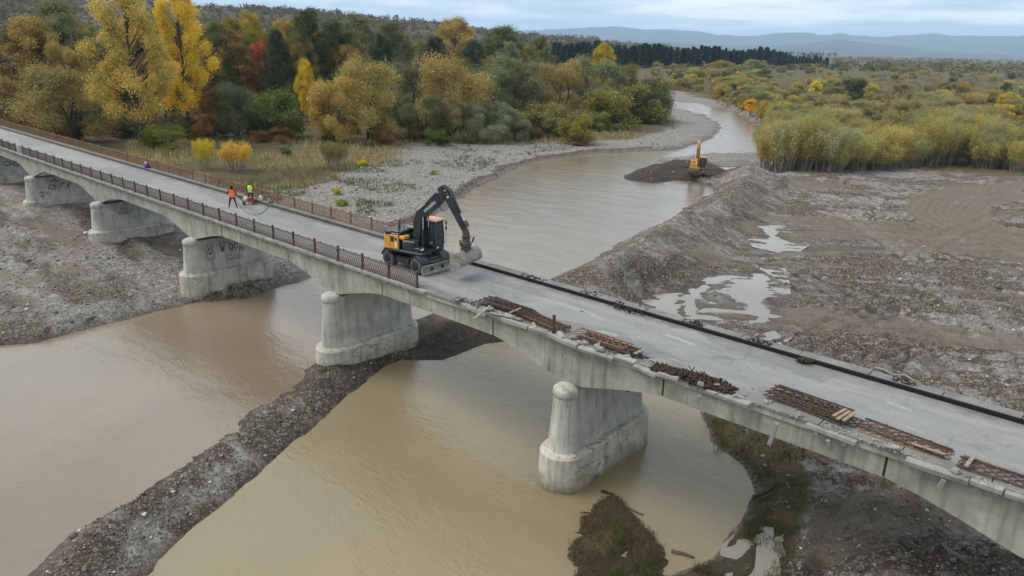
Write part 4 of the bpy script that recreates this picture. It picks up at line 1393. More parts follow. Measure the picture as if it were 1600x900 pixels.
def person(label, loc, rz, vest, band, cloth, spread, arms, hood):
    p = thing('person', label, 'person', loc, rz, None)
    # faces +x; y left
    s = spread
    V = [(0, 0, .95), (-.01, 0, 1.12), (0, 0, 1.30), (0.0, 0, 1.44), (.02, 0, 1.53), (.04, 0, 1.62), (.045, 0, 1.70)]
    R = [(.15, .12), (.15, .115), (.17, .125), (.12, .10), .062, .092, .085]
    Ed = [(i, i + 1) for i in range(6)]

    def chain(start, pts, rr):
        k_ = start
        for q, r in zip(pts, rr):
            V.append(q); R.append(r); Ed.append((k_, len(V) - 1)); k_ = len(V) - 1
        return k_
    for sg in (-1, 1):
        chain(0, [(0, sg * (.10 + s * .05), .86), (.03, sg * (.12 + s * .5), .48), (-.02, sg * (.12 + s), .10), (.10, sg * (.14 + s), .045), (.17, sg * (.15 + s), .04)], [.10, .068, .05, .045, .035])
        sh = [(0, sg * .20, 1.41)]
        chain(3, sh + arms[0 if sg < 0 else 1], [.062, .05, .042, .035, .03])
    p.scale = (1.06, 1.12, 1.04)
    body = skin_mesh('body', V, Ed, R, cloth, p)
    # hands: palm with five fingers, curled
    for sg, ch in ((-1, arms[0]), (1, arms[1])):
        w = Vector(ch[-1]); d = (w - Vector(ch[-2])).normalized()
        sd_ = d.cross(Vector((0, 0, 1)))
        if sd_.length < 0.1:
            sd_ = Vector((1, 0, 0))
        sd_.normalize(); nn = sd_.cross(d)
        HV = [w - d * .03, w + d * .03, w + d * .06]; HR_ = [.028, .034, .034]; HE = [(0, 1), (1, 2)]
        for q in range(4):
            o_ = sd_ * (-.03 + .02 * q)
            L_ = (.045, .055, .052, .04)[q]
            b_ = len(HV)
            HV += [w + d * .07 + o_, w + d * (.07 + L_ * .6) + o_ + nn * .012, w + d * (.07 + L_ * .8) + o_ + nn * .035]
            HR_ += [.0095, .0088, .008]; HE += [(2, b_), (b_, b_ + 1), (b_ + 1, b_ + 2)]
        b_ = len(HV)
        HV += [w + d * .02 + sd_ * .045, w + d * .05 + sd_ * .055 + nn * .025]; HR_ += [.011, .0095]; HE += [(1, b_), (b_, b_ + 1)]
        skin_mesh('hand', [tuple(q) for q in HV], HE, HR_, M_SKIN, p)
    # face and cap / hood
    hd = MB().lathe([(0.03, 1.56), (0.072, 1.60), (0.084, 1.66), (0.078, 1.73), (0.04, 1.775)], (0.058, 0, 0), 12).build('face', M_SKIN, p, smooth=True)
    MB().box((0.148, 0, 1.655), (0.03, 0.022, 0.04), taper=0.5, bev=0.005).build('nose', M_SKIN, hd)
    for sg in (-1, 1):
        MB().box((0.132, sg * .03, 1.68), (0.012, 0.02, 0.01)).build('eye', M_CLOTH, hd)
        MB().box((0.05, sg * .088, 1.665), (0.03, 0.012, 0.045), bev=0.004).build('ear', M_SKIN, hd)
    MB().box((0.138, 0, 1.615), (0.012, 0.04, 0.008)).build('mouth', M_RED, hd)
    prof = [(0.105, 1.60), (0.112, 1.68), (0.104, 1.75), (0.07, 1.80), (0.01, 1.815)] if hood else [(0.098, 1.69), (0.103, 1.74), (0.08, 1.80), (0.01, 1.82)]
    MB().lathe(prof, (0.025, 0, 0), 14).build('hood' if hood else 'cap', cloth, p, smooth=True)
    # vest: a shell over the trunk with two bands
    rings = []
    for z, a_, b_ in ((0.86, .155, .205), (0.98, .160, .210), (1.12, .158, .208), (1.27, .165, .222), (1.38, .150, .215), (1.455, .115, .17), (1.50, .085, .11)):
        rings.append([(a_ * math.cos(2 * math.pi * q / 18) - .005, b_ * math.sin(2 * math.pi * q / 18), z) for q in range(18)])
    vo = MB().loft(rings).build('vest', vest, p, smooth=True)
    for z in (0.95, 1.12):
        rr = [[((.164) * math.cos(2 * math.pi * q / 18) - .005, .215 * math.sin(2 * math.pi * q / 18), zz) for q in range(18)] for zz in (z, z + .06)]
        MB().loft(rr).build('reflective_band', band, vo, smooth=True)
    return p


person('worker in an orange vest and black clothes standing with legs apart on the bridge', (-59.5, 31.0, 0), math.radians(148), M_VESTO, M_BANDR, M_CLOTH, .16,
       ([(.02, -.30, 1.15), (.16, -.30, .98), (.22, -.29, .93)], [(.04, .32, 1.16), (.22, .26, 1.12), (.29, .23, 1.12)]), True)
person('worker in a lime yellow vest bending over the cutting machine beside the far railing', (-60.35, 33.2, 0.0), math.radians(-35), M_VESTY, M_BAND, M_CLOTH2, .04,
       ([(.06, -.28, 1.16), (.27, -.17, 1.02), (.33, -.14, .99)], [(.06, .28, 1.16), (.27, .17, 1.02), (.33, .14, .99)]), True)

# cutting machine on the deck: frame, engine, tank, two wheels, handle
M_REDP = plain('red_machine_paint', (0.32, 0.045, 0.035), 0.5, 0.4, 0, 0.25, 6, dirt=(0.2, 0.12, 0.09), dirt_amt=0.3)
M_PALE = plain('pale_plastic', (0.62, 0.60, 0.56), 0.5, 0.4, 0, 0.1)
M_PURP = plain('purple_cloth', (0.10, 0.035, 0.20), 0.85, 0.2, 0, 0.25, 6)
sw = thing('floor_saw', 'red wheeled cutting machine with a pale tank at the lime vest worker\'s feet', 'machine', (-59.75, 32.6, 0), math.radians(62))
MB().box((0, 0, 0.34), (0.95, 0.46, 0.07), bev=0.02).build('frame', M_REDP, sw)
MB().box((0.12, 0, 0.5), (0.46, 0.36, 0.26), bev=0.04).build('engine', M_REDP, sw)
MB().lathe([(0.14, -0.2), (0.17, -0.15), (0.17, 0.15), (0.14, 0.2)], (-0.22, 0, 0.53), 14, RX(math.pi / 2)).build('tank', M_PALE, sw)
MB().prism([(0.42, 0.1), (0.8, 0.1), (0.86, 0.34), (0.7, 0.5), (0.46, 0.5)], -0.3, -0.22).build('blade_guard', M_BLACK, sw)
for xx in (-0.36, 0.36):
    for yy in (-0.27, 0.27):
        MB().lathe([(0.13, -0.035), (0.15, -0.02), (0.15, 0.02), (0.13, 0.035)], (xx, yy, 0.15), 14, RX(math.pi / 2)).build('wheel', M_TYRE, sw)
MB().tube([(-0.45, -0.2, 0.36), (-0.85, -0.2, 0.85), (-0.85, 0.2, 0.85), (-0.45, 0.2, 0.36)], 0.022, 6).build('handle', M_BLACK, sw)

cn = thing('jerrycan', 'white plastic canister standing on the footway by the railing', 'canister', (-60.0, 33.98, 0.15), 0.3)
MB().box((0, 0, 0.2), (0.34, 0.24, 0.4), bev=0.04).build('body', M_PALE, cn)
MB().tube([(-0.1, 0, 0.4), (-0.08, 0, 0.46), (0.06, 0, 0.46), (0.08, 0, 0.4)], 0.018, 6).build('handle', M_PALE, cn)
MB().lathe([(0.04, 0.4), (0.04, 0.45)], (0.13, 0, 0), 10).build('screw_cap', M_BLACK, cn)
gp = thing('breaker_tool', 'black hand tool with a pale grip lying on the footway by the railing', 'tool', (-58.3, 33.95, 0.17), 0.25)
MB().box((0, 0, 0.08), (0.5, 0.16, 0.16), bev=0.03).build('body', M_BLACK, gp)
MB().tube([(-0.2, 0, 0.14), (-0.28, 0.05, 0.36), (-0.4, 0.05, 0.36)], 0.025, 6).build('grip', M_PALE, gp)
MB().tube([(0.25, 0, 0.08), (0.75, 0, 0.05)], [0.03, 0.02], 8).build('chisel', M_STEEL, gp)
bg = thing('bag', 'purple bag with a white top on the footway near the far railing', 'bag', (-83.3, 33.95, 0.16), 0.4)
MB().lathe([(0.20, 0.0), (0.29, 0.1), (0.28, 0.3), (0.18, 0.44), (0.06, 0.5)], (0, 0, 0), 12).build('sack', M_PURP, bg, smooth=True)
MB().lathe([(0.10, 0.42), (0.15, 0.5), (0.1, 0.62), (0.03, 0.64)], (-0.22, 0.1, 0), 10).build('bundle', M_PALE, bg, smooth=True)
hs = [at(372, 316, .02), at(376, 323, .02), at(384, 331, .02), at(396, 336, .02), at(408, 334, .02), at(416, 327, .02), at(420, 322, .02)]
tag(MB().tube([(q[0], q[1], 0.022) for q in hs], 0.02, 6).build('hose', M_BLACK), 'thin dark hose curving over the asphalt from the cutting machine', 'hose')

# ------------------------------------------------------------------ railing panels taken down and piled at the torn edge
def flat_panel(mat, name='loose_panel'):
    me_ = panel_mesh(mat, 2.5, 0.86, 0.15)
    return me_


PAN_A, PAN_B = flat_panel(M_RUST3), flat_panel(M_RUST2)
prn = random.Random(5)


def pile(cx, cy, n, rz, label, group, mats, drift=0.16, z0=0.03):
    for i in range(n):
        o = link('railing_panel', mats[i % len(mats)])
        o.location = (cx + prn.uniform(-drift, drift) * 2, cy - 0.43 + prn.uniform(-drift, drift), z0 + 0.075 * i)
        o.matrix_world = Matrix.Translation(o.location) @ Matrix.Rotation(rz + prn.uniform(-.10, .10), 4, 'Z') @ Matrix.Rotation(-math.pi / 2, 4, 'X') @ Matrix.Scale(1.28, 4, (1, 0, 0))
        # after turning, the panel's height points to +y
        tag(o, 'topmost ' + label if i == n - 1 else label, 'railing panel', group)


pile(-25.5, 28.7, 5, 0.02, 'dark rusty railing panel in the flat pile near the standing railing end', 'panels piled near the railing end', [PAN_A])
pile(-22.7, 28.45, 4, -0.06, 'red-brown railing panel in the pile beside the lone standing post', 'panels piled beside the lone post', [PAN_B, PAN_A])
pile(-18.8, 28.35, 4, -0.03, 'rusty railing panel in the pile above the marked girder and near pier', 'panels piled above the near pier', [PAN_A, PAN_A, PAN_A, PAN_B])
pile(-8.65, 28.78, 5, -0.05, 'dark railing panel in the tall pile topped with sawn boards', 'panels piled under the sawn boards', [PAN_A])
pile(-4.9, 28.62, 2, 0.0, 'railing panel in the low pair with an orange-rust edge and one long board', 'low pair of panels with a long board', [PAN_B, PAN_A])
pile(-1.75, 28.42, 2, 0.03, 'railing panel in the low pair crossed by one pale short board', 'low pair of panels crossed by a short board', [PAN_B, PAN_A])
pile(1.1, 28.42, 2, -0.02, 'railing panel at the far right end of the stripped edge', 'panels at the end of the row', [PAN_A])


def board(a, b, w, h, mat, label, z):
    a = Vector((a[0], a[1], z[0])); b = Vector((b[0], b[1], z[1]))
    d = b - a
    o = MB().box((0, 0, 0), (d.length, w, h), bev=0.008).build('board', mat)
    o.rotation_euler = d.to_track_quat('X', 'Z').to_euler()
    o.location = (a + b) / 2
    return tag(o, label, 'board')


board(at(740, 496, .2), at(766, 482, .3), .16, .06, M_WOODG, 'grey weathered board slanting over the torn edge beside the first pile', (.12, .45))
board(at(744, 494, .2), at(760, 482, .3), .10, .05, M_WOODG, 'thin grey lath leaning next to the slanting board', (.10, .32))
board(at(796, 490, .4), at(814, 484, .4), .12, .05, M_WOOD, 'short pale board across the gap of the two first piles', (.44, .5))
board(at(766, 489, .15), at(815, 499, .15), .2, .04, M_WOODG, 'long grey plank lying below the red-brown panels', (.16, .16))
for i, (a_, b_, nm) in enumerate((((1302, 650), (1322, 639), 'first'), ((1308, 655), (1327, 643), 'middle'), ((1318, 657), (1334, 646), 'last'))):
    board(at(*a_, .45), at(*b_, .45), .14, .05, M_WOOD, 'tan sawn board, %s of three laid across the tall panel pile' % nm, (.45, .45))
board(at(1425, 691, .3), at(1478, 708, .3), .12, .05, M_WOOD, 'long tan board lying lengthwise on the low panel pair', (.25, .25))
board(at(1510, 726, .3), at(1524, 708, .3), .13, .05, M_WOODG, 'pale short board crossing the low panel pair', (.24, .24))
board(at(992, 553, .2), at(1003, 548, .2), .16, .05, M_WOODG, 'short grey board end at the right end of the pile above the pier', (.2, .25))

# torn soil, roots and splinters along the edge
def rubble(name, boxes, label, mat, n, size, long_=False, seed=1, zz=0.1):
    rr = np.random.RandomState(seed)
    V, Fc = [], []
    base = np.array([(-1, -1, -1), (1, -1, -1), (1, 1, -1), (-1, 1, -1), (-1, -1, 1), (1, -1, 1), (1, 1, 1), (-1, 1, 1)], float)
    q_ = np.array([(0, 3, 2, 1), (4, 5, 6, 7), (0, 1, 5, 4), (1, 2, 6, 5), (2, 3, 7, 6), (3, 0, 4, 7)])
    for i in range(n):
        x0_, x1_, y0_, y1_ = boxes[rr.randint(len(boxes))]
        c = np.array([rr.uniform(x0_, x1_), rr.uniform(y0_, y1_), 0])
        u = 1 - abs((c[0] - x0_) / (x1_ - x0_) * 2 - 1)
        c[2] = zz * rr.uniform(0.1, 1) * (0.4 + u) * (0.4 + rr.rand())
        s_ = size * np.exp(rr.normal(0, .5, 3))
        if long_:
            s_ = np.array([size * rr.uniform(2, 9), size * .35, size * .3])
        R = np.array(Matrix.Rotation(rr.uniform(0, 6.3), 3, 'Z') @ Matrix.Rotation(rr.normal(0, .35), 3, 'Y') @ Matrix.Rotation(rr.uniform(0, 3), 3, 'X'))
        pts = (base * (1 + rr.uniform(-.35, .35, (8, 3)))) * s_ @ R.T + c
        Fc.append(q_ + len(V) * 8); V.append(pts)
    me_ = np_mesh(name, np.concatenate(V), np.concatenate(Fc), mat)
    return tag(link(name, me_), label, None, None, 'stuff')


M_SOIL = plain('dark_clod', (0.05, 0.036, 0.027), 0.95, 0.1, 0, 0.5, 10)
M_ROOT = plain('rusty_splinters', (0.085, 0.055, 0.04), 0.9, 0.1, 0, 0.5, 6)
M_CHIP = plain('concrete_chips', (0.24, 0.23, 0.205), 0.9, 0.1, 0, 0.3, 6)
EDG = [(-15.6, -11.6, 27.5, 28.25), (-15.2, -12.2, 27.6, 28.0), (-28.5, -26.5, 27.6, 28.3), (-17.4, -16.4, 28.0, 28.6), (-14.5, -11.8, 27.7, 28.4)]
rubble('soil_heap', EDG[:2] + EDG[4:], 'dark torn soil and roots along the broken edge', M_SOIL, 900, .05, seed=2, zz=.14)
rubble('splinters', EDG, 'rusty bars and splinters strewn on the broken edge', M_ROOT, 130, .05, True, 3, zz=.2)
rubble('concrete_chips', [(-29, 2, 27.5, 28.3), (-29, 2, 27.9, 29.2), (-10, -2, 27.5, 28.1)], 'pale concrete chips along the edge of the deck', M_CHIP, 260, .03, seed=4, zz=.04)
rubble('kerb_dirt', [(-24.3, -22.9, 33.7, 34.3), (-22, -19.6, 33.0, 34.3), (-17.5, -16.3, 33.7, 34.3), (-13.8, -12.6, 33.7, 34.3), (-29, -27, 33.7, 34.2), (-7, -6, 33.8, 34.3), (-11, -10.3, 33.1, 33.5)], 'dark soil clods on the far footway', M_SOIL, 420, .035, seed=6, zz=.06).location.z = 0.12
# ------------------------------------------------------------------ vegetation
def foliage_material():
    t = NT('foliage')
    oi = t.new('ObjectInfo')
    sh = t.attr('shade')
    col = t.mix(1.0, oi.outputs['Color'], t.mix(sh, (0.55, 0.58, 0.5), (1.5, 1.42, 1.3)), 'MULTIPLY')
    hue = t.new('HueSaturation', {'Color': col, 'Hue': t.math('ADD', 0.5, t.math('MULTIPLY', t.math('SUBTRACT', t.attr('hue'), 0.5), 0.03)), 'Saturation': 1.0, 'Value': 1.0}).outputs[0]
    t.done(hue, 0.75, 0.15)
    tr = t.new('BsdfTranslucent', {'Color': hue})
    ms = t.new('MixShader', {'Fac': 0.28})
    t.l.new(t.bsdf.outputs[0], ms.inputs[1]); t.l.new(tr.outputs[0], ms.inputs[2])
    t.l.new(ms.outputs[0], t.out.inputs['Surface'])
    return t.m


M_LEAF = foliage_material()
M_BARK = plain('bark', (0.085, 0.07, 0.055), 0.95, 0.1, 0, 0.4, 5)
M_BARKP = plain('pale_bark', (0.22, 0.20, 0.17), 0.95, 0.1, 0, 0.35, 5)


def rnd_dirs(r, n):
    v = r.normal(size=(n, 3))
    return v / np.linalg.norm(v, axis=1, keepdims=True)


def leaf_quads(c, a, b, l, w):
    """diamond leaves: centre, long axis, cross axis, half sizes"""
    l = l[:, None]; w = w[:, None]
    V = np.stack([c - a * l, c + b * w, c + a * l, c - b * w], 1).reshape(-1, 3)
    return V, np.arange(len(c) * 4).reshape(-1, 4)


def leaves_in_lobes(r, lobes, per, size, droop=0.0, shell=0.5, slim=0.6):
    C, A, B, Ls, Sh, Hu = [], [], [], [], [], []
    for (c, rad) in lobes:
        n = int(per * (rad[0] * rad[1]) ** 0.5 / (np.mean([q[1][0] for q in lobes]) + 1e-9))
        d = rnd_dirs(r, n)
        rr = shell + (1.08 - shell) * r.rand(n) ** 0.7
        p = np.array(c) + d * rr[:, None] * np.array(rad) * (1 + 0.27 * r.normal(size=(n, 1)))
        a = rnd_dirs(r, n) * (1 - droop) + np.array([0, 0, -1.0]) * droop + d * 0.25
        a /= np.linalg.norm(a, axis=1, keepdims=True)
        b = np.cross(a, rnd_dirs(r, n)); b /= np.linalg.norm(b, axis=1, keepdims=True) + 1e-9
        C.append(p); A.append(a); B.append(b)
        Ls.append(size * np.exp(r.normal(0, .3, n)))
        lobe_t = r.rand()
        Sh.append(np.clip(0.25 + 0.5 * lobe_t + r.normal(0, .22, n), 0, 1)); Hu.append(np.clip(0.3 + 0.4 * r.rand() + r.normal(0, .2, n), 0, 1))
    C, A, B, Ls = map(np.concatenate, (C, A, B, Ls))
    V, Fq = leaf_quads(C, A, B, Ls, Ls * slim)
    return V, Fq, np.concatenate(Sh), np.concatenate(Hu)


def limb(mb, a, b, r0, r1, r, bend=0.06, n=4, sides=5):
    a, b = Vector(a), Vector(b)
    pts = []
    off = Vector(r.normal(size=3)) * bend * (b - a).length
    for i in range(n + 1):
        t = i / n
        pts.append(a.lerp(b, t) + off * math.sin(math.pi * t))
    mb.tube(pts, [r0 + (r1 - r0) * i / n for i in range(n + 1)], sides, caps=False)
    return pts


def proto(kind, seed):
    """unit-height tree: (trunk mesh, crown mesh)"""
    r = np.random.RandomState(seed)
    mb = MB()
    lobes = []
    if kind in ('broad', 'open', 'bare'):
        n = {'broad': 46, 'open': 52, 'bare': 26}[kind]
        top = limb(mb, (0, 0, -0.02), (r.normal(0, .03), r.normal(0, .03), .82), .019, .004, r, .03, 7, 7)
        for i in range(n):
            z = .22 + .74 * ((i + r.rand() * .8) / n)
            u = (z - .2) / .8
            env = .30 * (math.sin(math.pi * min(1, u ** .75 * .96 + .04)) ** .7) * (0.6 + .7 * r.rand())
            ang = i * 2.4 + r.normal(0, .4)
            rad_ = env * r.uniform(.45, 1.0)
            c = (rad_ * math.cos(ang), rad_ * math.sin(ang), z)
            s_ = {'broad': r.uniform(.05, .10), 'open': r.uniform(.04, .08), 'bare': r.uniform(.06, .1)}[kind]
            lobes.append((c, (s_, s_, s_ * r.uniform(.65, .95))))
            t = max(.12, z - .14 - .1 * r.rand())
            limb(mb, (0, 0, t), c, .006, .0015, r, .08, 3, 4)
        V, Fq, sh, hu = leaves_in_lobes(r, lobes, {'broad': 800, 'open': 1050, 'bare': 170}[kind], {'broad': .0062, 'open': .0047, 'bare': .0075}[kind], .15, .15)
        if kind == 'bare':
            for i in range(60):
                c = lobes[r.randint(n)][0]
                limb(mb, c, Vector(c) + Vector(r.normal(0, .07, 3)) + Vector((0, 0, .05)), .002, .0008, r, .05, 2, 3)
    elif kind == 'willow':
        for i in range(3):
            ang = i * 2.1 + r.rand()
            limb(mb, (0, 0, -.02), (.16 * math.cos(ang), .16 * math.sin(ang), .62), .022, .006, r, .08, 5, 6)
        n = 34
        for i in range(n):
            ph = r.uniform(0, 2 * math.pi); z = .12 + .70 * (i + r.rand()) / n
            env = .40 * math.sqrt(max(.02, 1 - ((z - .42) / .56) ** 2)) * r.uniform(.55, 1)
            s_ = r.uniform(.075, .15)
            lobes.append(((env * math.cos(ph), env * math.sin(ph), z), (s_, s_, s_ * .85)))
        V, Fq, sh, hu = leaves_in_lobes(r, lobes, 1150, .0092, .4, .3, .45)
    elif kind == 'shrub':
        for i in range(7):
            ang = i * .9 + r.rand()
            limb(mb, (.03 * math.cos(ang), .03 * math.sin(ang), -.03), (.3 * math.cos(ang), .3 * math.sin(ang), .7), .014, .004, r, .08, 3, 4)
        n = 22
        for i in range(n):
            ph = r.uniform(0, 2 * math.pi); z = .10 + .75 * (i + r.rand()) / n
            env = .44 * math.sqrt(max(.03, 1 - ((z - .32) / .66) ** 2)) * r.uniform(.5, 1)
            s_ = r.uniform(.13, .2)
            lobes.append(((env * math.cos(ph), env * math.sin(ph), z), (s_, s_, s_ * .9)))
        V, Fq, sh, hu = leaves_in_lobes(r, lobes, 560, .0195, -.25, .4, .42)
    elif kind == 'thicket':
        C, A, Ls = [], [], []
        for i in range(26):
            ang = r.uniform(0, 6.3); b0 = .16 * math.sqrt(r.rand())
            top = Vector((b0 * math.cos(ang), b0 * math.sin(ang), 0)) + Vector((.2 * r.rand() * math.cos(ang) + r.normal(0, .05), .2 * r.rand() * math.sin(ang) + r.normal(0, .05), r.uniform(.7, 1.0)))
            pts = limb(mb, (b0 * math.cos(ang), b0 * math.sin(ang), -.02), top, .0062, .0015, r, .05, 4, 4)
            for k_ in range(460):
                t = .46 + .54 * r.rand() ** .8
                q = t * 4; j = min(3, int(q))
                p = pts[j].lerp(pts[j + 1], q - j)
                C.append(np.array(p) + r.normal(0, .052 * (1.3 - t * .6), 3)); A.append(r.normal(0, .5, 3) + np.array([0, 0, .9]))
        C = np.array(C); A = np.array(A); A /= np.linalg.norm(A, axis=1, keepdims=True)
        B = np.cross(A, rnd_dirs(r, len(C))); B /= np.linalg.norm(B, axis=1, keepdims=True)
        L_ = .0118 * np.exp(r.normal(0, .3, len(C)))
        V, Fq = leaf_quads(C, A, B, L_, L_ * .38)
        sh = np.clip(.5 + r.normal(0, .22, len(C)), 0, 1); hu = np.clip(.5 + r.normal(0, .25, len(C)), 0, 1)
    elif kind == 'pine':
        limb(mb, (0, 0, -.02), (0, 0, .98), .013, .002, r, .005, 4, 6)
        C, A, Ls = [], [], []
        for k_ in range(2400):
            z = .14 + .85 * r.rand() ** .9
            R_ = .15 * (1 - z) ** .62 + .012
            ang = r.rand() * 6.283 + math.floor(z * 17) * 1.3
            rr = R_ * math.sqrt(r.rand())
            C.append((rr * math.cos(ang), rr * math.sin(ang), z - rr * .25)); A.append((math.cos(ang), math.sin(ang), -.2 + r.normal(0, .35)))
        C = np.array(C); A = np.array(A); A /= np.linalg.norm(A, axis=1, keepdims=True)
        B = np.cross(A, rnd_dirs(r, len(C))); B /= np.linalg.norm(B, axis=1, keepdims=True)
        L_ = .026 * np.exp(r.normal(0, .3, len(C)))
        V, Fq = leaf_quads(C, A, B, L_, L_ * .45)
        sh = np.clip(.45 + r.normal(0, .22, len(C)), 0, 1); hu = np.clip(.5 + r.normal(0, .2, len(C)), 0, 1)
    crown = np_mesh('crown', V, Fq, M_LEAF, {'shade': ('FACE', sh), 'hue': ('FACE', hu)})
    o = mb.build('trunk', M_BARKP if kind == 'thicket' else M_BARK, None, True, recalc=False)
    tm_ = o.data
    bpy.data.objects.remove(o)
    w = 2 * np.percentile(np.hypot(V[:, 0], V[:, 1]), 96)
    return tm_, crown, w


PROTO = {}
for kind, cnt in (('broad', 4), ('open', 3), ('bare', 2), ('willow', 4), ('shrub', 3), ('thicket', 3), ('pine', 2)):
    PROTO[kind] = [proto(kind, 100 + 7 * i + len(kind)) for i in range(cnt)]
vr = random.Random(21)
NAMES = {'broad': 'broadleaf_tree', 'open': 'poplar_tree', 'bare': 'bare_tree', 'willow': 'willow_tree', 'shrub': 'bush', 'thicket': 'willow_shrub', 'pine': 'pine_tree'}
CATS = {'broad': 'tree', 'open': 'tree', 'bare': 'tree', 'willow': 'willow tree', 'shrub': 'bush', 'thicket': 'willow shrub', 'pine': 'pine tree'}


def plant(kind, x, y, h, w, color, label, group=None, parts=True, lean=(0, 0), zoff=0.0, which=None):
    tm_, cr, w0 = PROTO[kind][vr.randrange(len(PROTO[kind])) if which is None else which]
    z = hz(x, y) + zoff
    sxy = w / w0
    k_ = vr.uniform(1.08, 1.45)
    col = tuple(min(1, c * k_ * vr.uniform(.93, 1.07)) for c in color) + (1,)
    t = thing(NAMES[kind], label, CATS[kind], (x, y, z), vr.uniform(0, 6.28), group)
    t.scale = (sxy, sxy, h)
    t.rotation_euler = (lean[0], lean[1], t.rotation_euler.z)
    c_ = link('crown', cr, t); c_.color = col
    link('trunk' if kind not in ('shrub', 'thicket') else 'stems', tm_, t)
    return t


def top_h(x, y, py):
    """height above the ground at (x,y) that reaches photo row py"""
    d = math.hypot(x, y)
    # direction of the pixel row at this azimuth: solve on the vertical through (x,y)
    v = Vector((x, y, 0)); lo, hi = -20.0, 90.0
    for _ in range(40):
        m_ = (lo + hi) / 2
        q = Vector((x, y, m_ - CAMZ))
        zc = q.dot(_fw)
        row = 450 - q.dot(_ui) / zc * F
        if row > py:
            lo = m_
        else:
            hi = m_
    return (lo + hi) / 2


